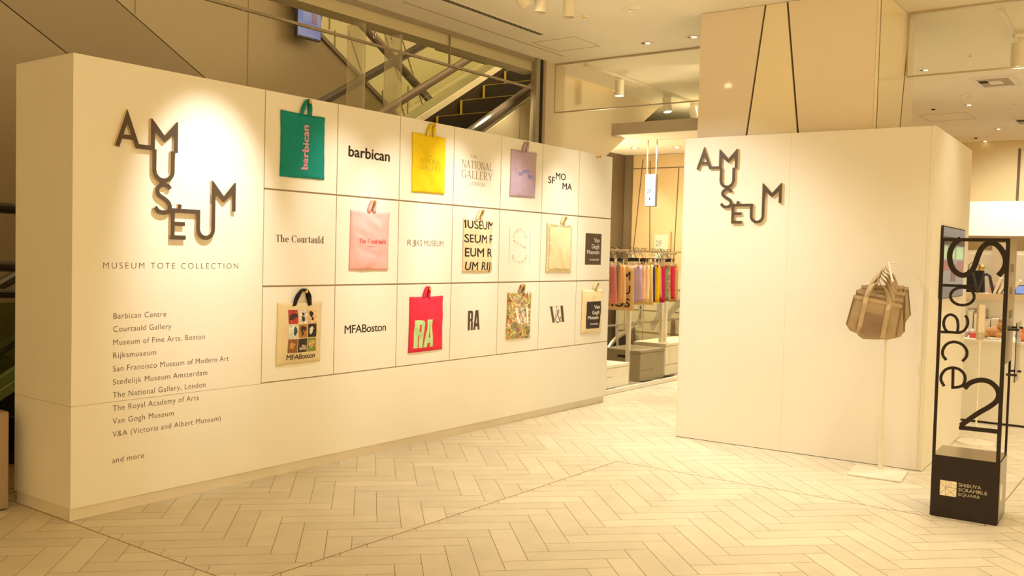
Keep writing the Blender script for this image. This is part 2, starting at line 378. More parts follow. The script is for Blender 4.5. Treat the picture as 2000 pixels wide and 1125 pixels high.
for (ua, va), (ub, vb) in (((U1, V1), (U1, 1)), ((U1, V1), (U2, V1)), ((U2, V3), (U2, V1)), ((U2, V3), (9, V3))):
    w = .0035
    if ua == ub: quadz(bm, [(ua-w, min(va, vb)), (ua+w, min(va, vb)), (ua+w, max(va, vb)), (ua-w, max(va, vb))], .0004)
    else: quadz(bm, [(ua, va-w), (ub, va-w), (ub, va+w), (ua, va+w)], .0004)
bmesh.ops.recalc_face_normals(bm, faces=bm.faces)
for f in bm.faces:
    if f.normal.z < 0: f.normal_flip()
me = bpy.data.meshes.new('floor'); bm.to_mesh(me); bm.free(); me.materials.append(M_floor); me.materials.append(M_grout)
fo = bpy.data.objects.new('floor', me); C.objects.link(fo); fo.matrix_world = FL; fo['kind'] = 'structure'
# ------------------------------------------------------------------ long display partition
PT = thing('display_partition', 'long white display partition with museum tote grid and black letter logo', 'partition', FL)
bm = nb(); box(bm, 0, 1.2, 0, .59, .6, 2.4); box(bm, 1.2, 5.4, .012, .59, .6, 2.4)
box(bm, 0, 5.4, 0, .59, .068, .597)
body = link('body', bm, M_white, PT)
link('toe_kick', box(nb(), .010, 5.390, .024, .582, 0, .068), mat('toe_kick_shade_tan', (.73, .67, .57), .5), PT)  # tan tone stands for the soft shade in the toe recess
bm = nb(); box(bm, 1.2, 5.4, .0105, .0125, .6, 2.4); link('groove_backing', bm, M_groove, PT); link('seam', box(nb(), .002, 5.398, .0025, .588, .5965, .6005), M_seam0, PT)  # groove brown paints in the thin shadows between the panels
PAN = {}
for r, z in enumerate((1.8, 1.2, .6)):
    for c in range(7):
        x = 1.2+.6*c; g = .0055
        b = box(nb(), x+(.007 if c == 0 else .0035), x+.5965, 0, .0105, z+g, z+.6-(g if r else 0)); PAN[r, c] = link('panel', b, M_white, PT)
HN = {}
def hook(r, c, x, z):
    bm = nb(); bm2 = nb()
    lathe(bm2, [(.013, 0), (.013, .003), (.006, .005), (.006, .032), (.012, .036), (.012, .042), (.0, .043)], 16)
    for v in bm2.verts: v.co = V((x+v.co.x, -v.co.z, z+v.co.y))
    join(bm, bm2); link('hook', bm, M_brass, PAN[r, c], smooth=False)
def letters(bm, m, parent, y=-.0006):
    for v in bm.verts: v.co.y = y
    return link('lettering', bm, m, parent)
# title and list
M_ink2 = mat('vinyl_ink_warm', (.10, .052, .028), .6)
letters(fit(text_bm('MUSEUM TOTE COLLECTION', spacing=1.35, off=-.012), .167, 1.02, 1.309, 1.341), M_ink, body)
for s, x1, z0, desc in (('Barbican Centre', .5403, 1.042, 0), ('Courtauld Gallery', .5728, .972, 1), ('Museum of Fine Arts, Boston', .7939, .901, .35), ('Rijksmuseum', .4812, .832, .9),
                  ('San Francisco Museum of Modern Art', .9611, .7605, 0), ('Stedelijk Museum Amsterdam', .8126, .690, .9), ('The National Gallery, London', .8021, .6203, 1),
                  ('The Royal Academy of Arts', .7572, .5495, 1), ('Van Gogh Museum', .5947, .4797, 1), ('V&A (Victoria and Albert Museum)', .9102, .4097, .7), ('and more', .4135, .269, 0)):
    t = text_bm(s, spacing=1.1, off=-.006)
    cap = .0310; ys = [v.co.y for v in t.verts]; k = cap/.68*1.0
    letters(fit(t, .2275, x1, z0+min(ys)*.044, z0+max(ys)*.044), M_ink2, body)
# letter logos as solid raised letterforms
def logo_bm(kx, kz, y0, y1):
    """AMUSEUM monogram in metres, measured on the booth"""
    w = .0212; bm = nb()
    def S(p): stroke(bm, p, w, y0, y1)
    S([(.1225, 2.1374), (.1735, 2.283), (.2265, 2.1475), (.309, 2.1475)]); stroke(bm, [(.146, 2.1850), (.204, 2.1850)], .020, y0+.0003, y1)
    def Mm(x0, x1, zt, zb, q=.0, y0=y0+.0006):
        H = .15; xm = (x0+x1)/2
        pts = [(x0, zb), (x0, zt), (x0+.007, zt), (xm, zt-.074), (x1-.007, zt), (x1, zt), (x1, zb+q), (x1-w, zb+q), (x1-w, zt-.058), (xm, zt-.106), (x0+w, zt-.058), (x0+w, zb)]
        prism(bm, [(x0, zb), (x0+w, zb), (x0+w, zt-.058), (x0+.007, zt), (x0, zt)], y0, y1)
        prism(bm, [(x1-w, zb+q), (x1, zb+q), (x1, zt), (x1-.007, zt), (x1-w, zt-.058)], y0, y1)
        prism(bm, [(x0+.004, zt), (x0+.0071, zt), (xm, zt-.074), (xm, zt-.106), (x0+w-.004, zt-.055)], y0+.0002, y1)
        prism(bm, [(xm, zt-.106), (xm, zt-.074), (x1-.0071, zt), (x1-.004, zt), (x1-w+.004, zt-.055)], y0+.0002, y1)
    Mm(.2985, .4475, 2.287, 2.137)
    S([(.3180, 2.143), (.3180, 2.0475)]+arc(.3690, 2.0475, .0510, .0510, 180, 360, 18)+[(.4200, 2.143)])
    P = [(622, 648), (605, 628), (570, 620), (538, 635), (524, 665), (540, 694), (580, 718), (612, 745), (622, 775), (606, 803), (572, 812), (535, 803), (511, 776)]
    S(spline([(.3684+(x-570)*.000736, 1.9865-(y-607)*.000705+(x-570)*.00001) for x, y in P], 5))
    S([(.4125, 1.8552), (.5705, 1.8552), (.5705, 1.7715)]+arc(.6160, 1.7715, .0455, .0455, 180, 360, 18)+[(.6615, 1.95)])
    stroke(bm, [(.4232, 1.8552), (.4232, 1.7135)], w, y0+.0003, y1); stroke(bm, [(.4232, 1.7904), (.4925, 1.7904)], .020, y0+.0002, y1); stroke(bm, [(.4126, 1.7238), (.498, 1.7238)], .021, y0+.0002, y1)
    stroke(bm, [(.4575, 1.856), (.4635, 1.886)], .020, y0+.0002, y1)
    Mm(.6509, .7995, 2.017, 1.9, -.032); return bm
def logo(frame, ox, oz, kx, kz, label):
    o = thing('logo_sign', label, 'sign', frame)
    bm = logo_bm(1, 1, 0, .001)
    bm.free()
    for nm, ya, yb, m in (('letter_face', -.021, -.018, M_letter), ('letter_body', -.018, -.0005, M_letside)):
        bm = logo_bm(1, 1, ya, yb)
        for v in bm.verts:  # second M's right leg ends lower than its short left one
            v.co.x = ox+(v.co.x-.1731)*kx; v.co.z = oz+(v.co.z-2.2874)*kz
        link(nm, bm, m, o)
    return o
LOGO1 = logo(FL, .2848, 2.1239, 1.111, 1.135, 'large raised black-brown interlocked AMUSEUM letters on the long partition')
# ------------------------------------------------------------------ tote bags on the grid
def fabric(name, col, rough=.85, var=.05): return mat(name, col, rough, var=var, scale=9, bump=.25, bscale=420, spec=.2)
class Bag:
    def __init__(s, q, seed, depth=.022, wr=.006, sag=.004):
        s.q = [V(p) for p in q]; s.seed = seed; s.d = depth; s.wr = wr; s.sag = sag
        TL, TR, BR, BL = s.q; s.cx = sum(p.x for p in s.q)/4; s.zb = min(BL.y, BR.y)
    def yy(s, u, v):
        u = min(1, max(0, u)); v = min(1, max(0, v))
        e = (math.sin(math.pi*u)*math.sin(math.pi*v)+1e-9)**.45
        n = noise.noise(V((u*2.6+s.seed*7.1, v*2.2+u*1.2, s.seed)))*1.0 + .55*noise.noise(V((u*6+v*3.5+s.seed, v*4.6-u*2.5, s.seed*3.3)))
        if not hasattr(s, 'cr'):
            r_ = random.Random(s.seed*31+5); s.cr = []
            for k in range(7):
                a = r_.uniform(0, math.pi); s.cr.append((r_.uniform(.1, .9), r_.uniform(.1, .95), math.cos(a), math.sin(a), r_.uniform(.04, .08), r_.uniform(-1, 1), r_.uniform(.15, .4)))
            for sx in (-1, 1): s.cr.append((.5, .98, sx*.45, -.89, .07, .8, .5))     # drag folds from the strap
        cr = 0
        for x0, y0, cx, cy, w, am, ln in s.cr:
            dx, dy = u-x0, v-y0; t = dx*cx+dy*cy; d = -dx*cy+dy*cx; cr += am*math.exp(-(d/w)**2-(t/ln)**2)
        hem = .002*(1+noise.noise(V((u*9, s.seed, 1)))) if v > .925 else 0
        return min(-.004, -.007-s.d*e - (s.wr*1.5*n+s.wr*.75*cr)*min(1, e*1.5) - hem)
    def pt(s, u, v):
        TL, TR, BR, BL = s.q; p = (BL*(1-u)+BR*u)*(1-v)+(TL*(1-u)+TR*u)*v
        wob = noise.noise(V((u*5, v*5, s.seed+9)))*.0025
        z = p.y + (s.sag*-math.sin(math.pi*u)*v) + wob; x = p.x+wob+.003*math.sin(math.pi*v)*(1 if u < .5 else -1)*abs(2*u-1)
        return V((x, s.yy(u, v), z))
    def surf(s, u, v):
        if not hasattr(s, 'G'): s.G = [[s.pt(i/s.NX, j/s.NZ) for i in range(s.NX+1)] for j in range(s.NZ+1)]
        a = min(s.NX-1e-6, max(0, u*s.NX)); b = min(s.NZ-1e-6, max(0, v*s.NZ)); i, j = int(a), int(b); a -= i; b -= j
        return (s.G[j][i]*(1-a)+s.G[j][i+1]*a)*(1-b)+(s.G[j+1][i]*(1-a)+s.G[j+1][i+1]*a)*b
    NX, NZ = 30, 36
    def inv(s, x, z):
        TL, TR, BR, BL = s.q
        v = (z-(BL.y+BR.y)/2)/((TL.y+TR.y)/2-(BL.y+BR.y)/2); l = BL.x*(1-v)+TL.x*v; r = BR.x*(1-v)+TR.x*v
        return (x-l)/(r-l), v
    def body(s):
        nx, nz = s.NX, s.NZ; bm = nb(); F = [[bm.verts.new(s.pt(i/nx, j/nz)) for i in range(nx+1)] for j in range(nz+1)]
        B = [[None]*(nx+1) for _ in range(nz+1)]
        for j in range(nz+1):
            for i in range(nx+1):
                p = F[j][i].co; B[j][i] = bm.verts.new((p.x, -.003, p.z))
        for j in range(nz):
            for i in range(nx):
                bm.faces.new((F[j][i], F[j][i+1], F[j+1][i+1], F[j+1][i])); bm.faces.new((B[j][i], B[j+1][i], B[j+1][i+1], B[j][i+1]))
        ed = [(0, i) for i in range(nx+1)]+[(j, nx) for j in range(1, nz+1)]+[(nz, i) for i in range(nx-1, -1, -1)]+[(j, 0) for j in range(nz-1, 0, -1)]
        for k in range(len(ed)):
            a, b = ed[k], ed[(k+1) % len(ed)]; bm.faces.new((F[a[0]][a[1]], B[a[0]][a[1]], B[b[0]][b[1]], F[b[0]][b[1]]))
        return bm
    def conform(s, bm, crop=False, lift=.0022, step=.0115):
        TL, TR, BR, BL = s.q
        if crop:
            for (c, n) in (((BL.x+.004, 0, 0), (-1, 0, 0)), ((BR.x-.004, 0, 0), (1, 0, 0)), ((0, 0, max(BL.y, BR.y)+.004), (0, 0, -1)), ((0, 0, min(TL.y, TR.y)-.006), (0, 0, 1))):
                bmesh.ops.bisect_plane(bm, geom=bm.verts[:]+bm.edges[:]+bm.faces[:], plane_co=c, plane_no=n, clear_outer=True)
        xs = [v.co.x for v in bm.verts]; zs = [v.co.z for v in bm.verts]
        cut = lambda co, no: bmesh.ops.bisect_plane(bm, geom=bm.verts[:]+bm.edges[:]+bm.faces[:], plane_co=co, plane_no=no)
        for i in range(1, s.NX):
            t = i/s.NX; b = BL*(1-t)+BR*t; q = TL*(1-t)+TR*t
            if min(xs) < (b.x+q.x)/2 < max(xs): cut((b.x, 0, b.y), (q.y-b.y, 0, -(q.x-b.x)))
        for j in range(1, s.NZ):
            t = j/s.NZ; b = BL*(1-t)+TL*t; q = BR*(1-t)+TR*t
            if min(zs) < (b.y+q.y)/2 < max(zs): cut((b.x, 0, b.y), (-(q.y-b.y), 0, q.x-b.x))
        for v in bm.verts:
            u, w = s.inv(v.co.x, v.co.z); p = s.surf(u, w); v.co = V((p.x, p.y-lift, p.z))
        return bm
def handle_bm(xl, xr, ztop, zbot, w=.026, yo=-.018, hx=None):
    bm = nb(); hx = (xl+xr)/2 if hx is None else hx; n = 22; pts, wd = [], []
    for i in range(n+1):
        t = i/n; a = math.pi*(1-t)
        k = math.sin(a)**.72
        x = hx+(math.cos(a))*((xr-xl)/2)*(1-.35*k)+(1-k)*((xl+xr)/2-hx); z = zbot-.02+(ztop-zbot+.02)*k
        tw = min(1, max(0, (k-.25)/.6)); pts.append((x, yo-.006*k, z)); wd.append((1-tw, -.9*tw, .15*(1-tw)))
    return ribbon(bm, pts, wd, w, .0016)
def tote(r, c, label, quad, m, hand, prints, hm=None, seed=1, wr=.006, hw=.026, hook_x=None, depth=.022):
    B = Bag(quad, seed, wr=wr, depth=depth); root = thing('tote_bag', label, 'tote bag', at(FL, B.cx, 0, B.zb), 'tote bags hung on the partition grid')
    def lk(nm, bm, mm, smooth=False):
        for v in bm.verts: v.co -= V((B.cx, 0, B.zb))
        return link(nm, bm, mm, root, smooth=smooth)
    lk('body', B.body(), m, True)
    xl, xr, zt, zb = hand; hx = hook_x if hook_x else (xl+xr)/2
    lk('handle', handle_bm(xl, xr, zt, zb, hw, -.019, hx), hm or m, True)
    lk('handle', handle_bm(xl+.010, xr+.008, zt-.006, zb, hw, -.008, hx), hm or m, True)
    for nm, bm, pm, crop in prints(B): lk(nm, B.conform(bm, crop, lift=.0018 if nm in ('print_lettering', 'picture_figure') else .0010), pm)
    hook(r, c, hx+.004, zt-.016)
    return root
def flat(bm):  # text (x,y) -> (x,z)
    for v in bm.verts: v.co = V((v.co.x, 0, v.co.y))
    return bm
def rect(x0, x1, z0, z1):
    bm = nb(); bm.faces.new([bm.verts.new(p) for p in ((x0, 0, z0), (x1, 0, z0), (x1, 0, z1), (x0, 0, z1))]); return bm
SR = Serif(.17, .05); SRF = Serif(.12, .04)
M_ptext = mat('pink_print', hexc('e89ab8'), .7); M_ytext = mat('ochre_print', (.42, .36, .01), .7); M_btext = mat('blue_print', hexc('5f7ce6'), .7)
M_rtext = mat('red_print', hexc('c03c3c'), .7); M_ktext = mat('black_print', (.03, .02, .018), .7); M_brtext = mat('brown_print', (.16, .09, .04), .8)
M_gtext = mat('mint_print', hexc('b8e0a0'), .7); M_wtext = mat('white_print', (.82, .80, .76), .7)

tote(0, 0, 'green tote with pink upright lettering, top left of the bag grid', [(1.318, 2.296), (1.679, 2.294), (1.684, 1.89), (1.320, 1.884)], fabric('green_cotton', (.010, .24, .215)), (1.475, 1.545, 2.387, 2.297),
     lambda B: [('print', fit(text_bm('barbican', bold=.075, spacing=1.06), 1.472, 1.528, 1.941, 2.226, rot=90), M_ptext, 0)], seed=1, hook_x=1.520)
def yp(B):
    t = []
    for s, x0, x1, z0, z1 in (('THE', 2.672, 2.722, 2.137, 2.152), ('NATIONAL', 2.590, 2.824, 2.090, 2.126), ('GALLERY', 2.592, 2.824, 2.040, 2.082)):
        t.append(('print', fit(SRF.write(s), x0, x1, z0, z1), M_ytext, 0))
    return t
tote(0, 2, 'bright yellow tote, top row of the grid between two black wordmarks', [(2.520, 2.302), (2.891, 2.302), (2.891, 1.875), (2.526, 1.870)], fabric('yellow_cotton', (.80, .60, .015)), (2.668, 2.748, 2.389, 2.305), yp, seed=2, wr=.008, hook_x=2.722)
tote(0, 4, 'pale lilac tote with small blue letters in the top row', [(3.727, 2.306), (4.096, 2.308), (4.086, 1.922), (3.722, 1.914)], fabric('lilac_cotton', (.46, .35, .47)), (3.882, 3.938, 2.387, 2.310),
     lambda B: [('print', fit(text_bm('SF', bold=.03), 3.818, 3.872, 2.097, 2.127), M_btext, 0), ('print', fit(text_bm('MO', bold=.03), 3.880, 3.966, 2.118, 2.150), M_btext, 0), ('print', fit(text_bm('MA', bold=.03), 3.938, 4.012, 2.080, 2.110), M_btext, 0)], seed=3, wr=.007, hook_x=3.922)
tote(1, 1, 'soft pink tote with red serif lettering in the middle row', [(1.925, 1.709), (2.301, 1.712), (2.295, 1.300), (1.919, 1.300)], fabric('pink_cotton', (.80, .42, .42)), (2.086, 2.136, 1.784, 1.715),
     lambda B: [('print', fit(SR.write('The Courtauld', .05), 1.982, 2.256, 1.487, 1.519), M_rtext, 0), ('print', fit(text_bm('LONDON', spacing=1.1), 2.068, 2.142, 1.463, 1.470), M_rtext, 0)], seed=4, wr=.009, hook_x=2.117)
def rj(B):
    o = []
    for s, z0, z1, x0, x1 in (('MUSEUM RIJ', 1.620, 1.697, 3.075, 3.66), ('SEUM RIJK', 1.510, 1.585, 3.130, 3.655), ('EUM RIJKS', 1.397, 1.478, 3.136, 3.69), ('UM RIJKS M', 1.290, 1.368, 3.145, 3.72)):
        o.append(('print', fit(text_bm(s.replace('J', 'J'), bold=.035, spacing=1.02), x0, x1, z0-(.012 if 'J' in s else 0), z1), M_ktext, 1))
    return o
tote(1, 3, 'cream tote filled with big black running capitals in the middle row', [(3.124, 1.703), (3.500, 1.702), (3.495, 1.283), (3.125, 1.285)], fabric('natural_canvas', (.74, .60, .38)), (3.272, 3.336, 1.784, 1.706), rj, seed=5, wr=.008, hook_x=3.330)
def st(B):
    o = []; x0, x1, z0, z1 = 4.292, 4.692, 1.286, 1.716; e = .008
    M = M_brtext
    o.append(('print', fit(text_bm('STEDELIJK MUSEUM AMST', spacing=1.15), x0+.03, x1-.03, z1-.032, z1-.010), M, 0))
    o.append(('print', fit(text_bm('DAM STEDELIJK MUSEUM', spacing=1.15), x0+.03, x1-.03, z0+.008, z0+.028), M, 0))
    o.append(('print', fit(text_bm('STEDELIJK MUSEUM AMSTE', spacing=1.15), x0+.006, x0+.026, z0+.03, z1-.035, rot=-90), M, 0))
    o.append(('print', fit(text_bm('STEDELIJK MUSEUM AMSTE', spacing=1.15), x1-.028, x1-.008, z0+.03, z1-.035, rot=90), M, 0))
    return o
tote(1, 5, 'plain cream tote with thin lettering around all four edges', [(4.288, 1.721), (4.688, 1.721), (4.698, 1.281), (4.287, 1.284)], fabric('cream_canvas', (.78, .66, .42)), (4.495, 4.540, 1.786, 1.724), st, seed=6, wr=.005, hook_x=4.535)
ART = []
def mfa(B):
    o = []; x0, x1, z0, z1 = 1.386, 1.627, .773, 1.053; W_, H_ = (x1-x0), (z1-z0)
    cols = ['b0382a', 'd8d0c2', 'e2b98a', 'd2d8cc', 'b0793c', '2b211c', '8a5a30', '33271f', '7f8a3c']
    figs = ['3a2a24', '2c2824', '231c1a', '2d4a50', '3a2618', 'efe6d8', 'c9944e', 'b9a892', 'e0b070']
    rnd = random.Random(5)
    for k in range(9):
        i, j = k % 3, k//3; a = x0+i*W_/3+.0025; b = x0+(i+1)*W_/3-.0025; d = z1-(j+1)*H_/3+.0025; e = z1-j*H_/3-.0025
        o.append(('picture', rect(a, b, d, e), mat('art_ground_'+cols[k], hexc(cols[k]), .7, var=.35, scale=60), 0))
        bm = nb(); cx, cz, w, h = (a+b)/2, (d+e)/2, (b-a), (e-d)
        for q in range(3):
            px_, pz = cx+rnd.uniform(-.2, .2)*w, cz+rnd.uniform(-.25, .2)*h; n = 12; r0 = rnd.uniform(.12, .24)
            bm.faces.new([bm.verts.new((px_+w*r0*(1+.35*math.sin(3*t+q))*math.cos(t), 0, pz+h*r0*(1+.3*math.cos(2*t+k))*math.sin(t))) for t in [2*math.pi*y/n for y in range(n)]])
        ART.append((bm, figs[k])); o.append(('picture_figure', bm, mat('art_figure_'+figs[k], hexc(figs[k]), .7, var=.4, scale=70), 2))
    o.append(('print', fit(text_bm('MFABoston', bold=.03, spacing=.92), 1.383, 1.621, .731, .766), M_ktext, 0))
    return [(n, b, m, False) for n, b, m, c in o]
_oc = Bag.conform
tote(2, 0, 'cream tote with black handles and nine small colour pictures', [(1.316, 1.098), (1.680, 1.094), (1.673, .704), (1.309, .701)], fabric('ecru_canvas', (.70, .58, .36)), (1.440, 1.568, 1.182, 1.094), mfa, hm=fabric('black_webbing', (.02, .016, .014)), seed=7, wr=.004, hook_x=1.515, hw=.03)
def ra(B):
    o = [];
    def blk(pts): bm = nb(); prism(bm, pts, 0, 0); return bm
    bm = nb(); x0, z0, H, w = 2.566, .726, .208, .100
    def q(*p): bm.faces.new([bm.verts.new((x0+a*w, 0, z0+b*H)) for a, b in p])
    q((0, 0), (.42, 0), (.42, 1), (0, 1)); q((.42, .84), (.8, .84), (.62, 1), (.42, 1)); q((.62, 1), (.8, .84), (1, .86), (.9, .97)); q((.6, .84), (1, .86), (1, .56), (.6, .58)); q((.42, .46), (.9, .46), (1, .56), (.42, .6)); q((.55, 0), (1, 0), (.98, .46), (.52, .48))
    bmR = bm; bm = nb(); x0 = 2.676; w = .104
    q((0, 0), (.36, 0), (.5, 1), (.22, 1)); q((.64, 0), (1, 0), (.80, 1), (.5, 1)); q((.3, .16), (.7, .16), (.66, .34), (.34, .34))
    return [('print', bmR, M_gtext, 0), ('print', bm, M_gtext, 0)]
tote(2, 2, 'crimson red tote with big mint green letters in the bottom row', [(2.530, 1.104), (2.899, 1.106), (2.903, .696), (2.525, .692)], fabric('red_cotton', (.72, .035, .075)), (2.668, 2.724, 1.181, 1.102), ra, seed=8, wr=.010, hook_x=2.708)
def floral():
    m = mat('floral_cotton', (.5, .45, .2), .85, bump=.2, bscale=400); nt = m.node_tree; b = nt.nodes['Principled BSDF']; tc = nt.nodes['Texture Coordinate']
    def cell(sc, w):
        v = nt.nodes.new('ShaderNodeTexVoronoi'); v.inputs['Scale'].default_value = sc; n = nt.nodes.new('ShaderNodeTexNoise'); n.inputs['Scale'].default_value = 18
        a = nt.nodes.new('ShaderNodeVectorMath'); a.operation = 'MULTIPLY_ADD'; a.inputs[1].default_value = (w, w, w)
        nt.links.new(tc.outputs['Object'], n.inputs['Vector']); nt.links.new(n.outputs['Color'], a.inputs[0]); nt.links.new(tc.outputs['Object'], a.inputs[2]); nt.links.new(a.outputs[0], v.inputs['Vector']); return v
    v = cell(52, .10); r = nt.nodes.new('ShaderNodeValToRGB'); r.color_ramp.interpolation = 'CONSTANT'; E = r.color_ramp.elements
    for i, (p, c) in enumerate([(0, 'a8b06a'), (.24, 'd8cc90'), (.42, 'd08a50'), (.52, '9aa460'), (.66, 'e6d8a8'), (.78, 'a870a0'), (.86, '8a7448'), (.92, 'cc7a48')]):
        e = E[i] if i < 2 else E.new(p); e.position = p; e.color = (*hexc(c), 1)
    s = nt.nodes.new('ShaderNodeSeparateColor'); nt.links.new(v.outputs['Color'], s.inputs[0]); nt.links.new(s.outputs[0], r.inputs[0])
    v2 = cell(13, .10); r2 = nt.nodes.new('ShaderNodeValToRGB'); r2.color_ramp.elements[0].position = .25; r2.color_ramp.elements[0].color = (*hexc('8a4a86'), 1); r2.color_ramp.elements[1].position = .42; r2.color_ramp.elements[1].color = (1, 1, 1, 1)
    nt.links.new(v2.outputs['Distance'], r2.inputs[0]); mx = nt.nodes.new('ShaderNodeMix'); mx.data_type = 'RGBA'; mx.blend_type = 'MULTIPLY'; mx.inputs[0].default_value = .55
    nt.links.new(r.outputs[0], mx.inputs[6]); nt.links.new(r2.outputs[0], mx.inputs[7])
    v3 = nt.nodes.new('ShaderNodeTexVoronoi'); v3.feature = 'DISTANCE_TO_EDGE'; v3.inputs['Scale'].default_value = 52; nt.links.new(v.inputs['Vector'].links[0].from_socket, v3.inputs['Vector'])
    r3 = nt.nodes.new('ShaderNodeValToRGB'); r3.color_ramp.elements[0].color = (.45, .36, .22, 1); r3.color_ramp.elements[1].color = (1, 1, 1, 1); r3.color_ramp.elements[1].position = .06; nt.links.new(v3.outputs['Distance'], r3.inputs[0])
    m2 = nt.nodes.new('ShaderNodeMix'); m2.data_type = 'RGBA'; m2.blend_type = 'MULTIPLY'; m2.inputs[0].default_value = 1; nt.links.new(mx.outputs[2], m2.inputs[6]); nt.links.new(r3.outputs[0], m2.inputs[7])
    nt.links.new(m2.outputs[2], b.inputs['Base Color']); return m
M_floral = floral()
tote(2, 4, 'leafy floral print tote with white monogram in the bottom row', [(3.730, 1.112), (4.072, 1.108), (4.066, .717), (3.719, .721)], M_floral, (3.878, 3.934, 1.182, 1.110), lambda B: [('print', fit(va_bm(), 3.802, 4.026, .843, .988), M_wtext, 0)], seed=9, wr=.004, hook_x=3.918)
def vg(x0, x1, z0, z1):
    """four white lines ranged right, as fractions of the black square"""
    o = []; w, h = x1-x0, z1-z0
    for s, a, b, c, d in (('Van', .53, .875, .715, .865), ('Gogh', .385, .875, .475, .66), ('Museum', .11, .875, .34, .475), ('Amsterdam', .265, .875, .135, .205)):
        o.append(fit(text_bm(s, bold=.06), x0+a*w, x0+b*w, z0+c*h, z0+d*h))
    return o
tote(2, 6, 'cream tote with a black square print, nearest the partition far end', [(4.900, 1.116), (5.268, 1.118), (5.262, .696), (4.896, .700)], fabric('cream_canvas', (.78, .66, .42)), (5.084, 5.136, 1.183, 1.120),
     lambda B: [('print', rect(4.957, 5.213, .746, 1.006), M_ktext, 0)]+[('print_lettering', b, M_wtext, 0) for b in vg(4.957, 5.213, .746, 1.006)], seed=10, wr=.006, hook_x=5.128)
hook(0, 6, 5.105, 2.372)
# ------------------------------------------------------------------ wordmarks printed on the panels
def mark(r, c, bm, m=M_ink, nm='lettering', y=-.0006): letters(bm, m, PAN[r, c], y)
mark(0, 1, fit(text_bm('barbican', bold=.055), 1.898, 2.298, 2.064, 2.139))
M_ink3 = mat('bronze_ink', (.20, .12, .06), .5)
SN = Serif(.11, .040)
for s, a, b, c, d in (('THE', 3.198, 3.285, 2.182, 2.206), ('NATIONAL', 3.097, 3.487, 2.098, 2.162), ('GALLERY', 3.097, 3.489, 2.020, 2.084), ('LONDON', 3.198, 3.390, 1.968, 1.998)):
    mark(0, 3, fit(SN.write(s, .10), a, b, c-(.036 if s in ('THE', 'NATIONAL', 'GALLERY') else -.0), d-(0 if s == 'x' else .0)) if 0 else fit(SN.write(s, .10), a, b, c, d), M_ink3)
for s, a, b, c, d in (('SF', 4.292, 4.398, 2.066, 2.128), ('MO', 4.412, 4.574, 2.110, 2.170), ('MA', 4.522, 4.680, 2.028, 2.089)): mark(0, 5, fit(text_bm(s, bold=.035), a, b, c, d))
mark(1, 0, fit(Serif(.17, .04).write('The Courtauld', .05), 1.297, 1.694, 1.475, 1.522))
def rijks(x0, x1, z0, z1):
    bm = nb(); t = fit(text_bm('R', off=-.004), x0, x0+.045, z0, z1); join(bm, t)
    join(bm, fit(text_bm('I', off=-.004), x0+.058, x0+.064, z0+.016, z1)); join(bm, fit(text_bm('J', off=-.004), x0+.052, x0+.088, z0-.006, z1))
    join(bm, fit(text_bm('KS MUSEUM', off=-.004), x0+.10, x1, z0, z1)); return bm
mark(1, 2, rijks(2.497, 2.896, 1.478, 1.522), M_ink3)
M_ink4 = mat('pale_bronze_ink', (.22, .14, .075), .5)
bm = nb(); cxs, zmid = 3.890, 1.50
def around(bm, word, cx, cz, rx, rz, a0, a1, h, flip=1):
    n = len(word)
    for i, ch in enumerate(word):
        a = math.radians(a0+(a1-a0)*i/(n-1)); px_, pz = cx+rx*math.cos(a), cz+rz*math.sin(a)
        t = text_bm(ch, off=-.004, align='CENTER'); ang = a-math.pi/2 if flip > 0 else a+math.pi/2
        for v in t.verts:
            x, y = v.co.x*h*.82, v.co.y*h; y -= .34*h; v.co = V((px_+x*math.cos(ang)-y*math.sin(ang), 0, pz+x*math.sin(ang)+y*math.cos(ang)))
        join(bm, t)
around(bm, 'STEDELIJK', cxs, 1.565, .090, .078, 168, 10, .034)
around(bm, 'AMSTERDAM', cxs, 1.425, .100, .062, 186, 354, .034, -1)
for i, ch in enumerate('MUSEUM'):
    t = text_bm(ch, off=-.004, align='CENTER')
    for v in t.verts: v.co = V((3.808+i*.031+v.co.x*.028, 0, 1.532-i*.0105+v.co.y*.034))
    join(bm, t)
for xx in (3.743, 4.040):
    stroke(bm, [(xx, 1.350), (xx, 1.653)], .0022, -.0003, 0)
o = link('lettering', bm, M_ink4, PAN[1, 4])
for v in o.data.vertices: v.co.y -= .0006
mark(1, 6, rect(4.940, 5.230, 1.351, 1.648), M_ink, y=-.0005)
for b in vg(4.940, 5.230, 1.351, 1.648): mark(1, 6, b, M_wtext, y=-.0012)
mark(2, 1, fit(text_bm('MFABoston', bold=.022, spacing=.93), 1.893, 2.293, .869, .926))
bm = nb()
def q_(x0, z0, w, H, *p): bm.faces.new([bm.verts.new((x0+a*w, 0, z0+b*H)) for a, b in p])
for p in (((0, 0), (.42, 0), (.42, 1), (0, 1)), ((.42, .86), (.8, .86), (.7, 1), (.42, 1)), ((.7, 1), (.6, .86), (1, .84), (.92, .96)), ((.6, .86), (1, .86), (1, .58), (.6, .58)), ((.42, .46), (.9, .46), (1, .58), (.42, .59)), ((.6, 0), (1, 0), (1, .42), (.9, .48), (.6, .48))): q_(3.214, .822, .066, .157, *p)
for p in (((0, 0), (.32, 0), (.58, 1), (.26, 1)), ((.66, 0), (1, 0), (.74, 1), (.45, 1)), ((.25, .18), (.75, .18), (.7, .34), (.3, .34))): q_(3.286, .822, .082, .157, *p)
mark(2, 3, bm)
mark(2, 5, fit(va_bm(), 4.362, 4.620, .824, .978))
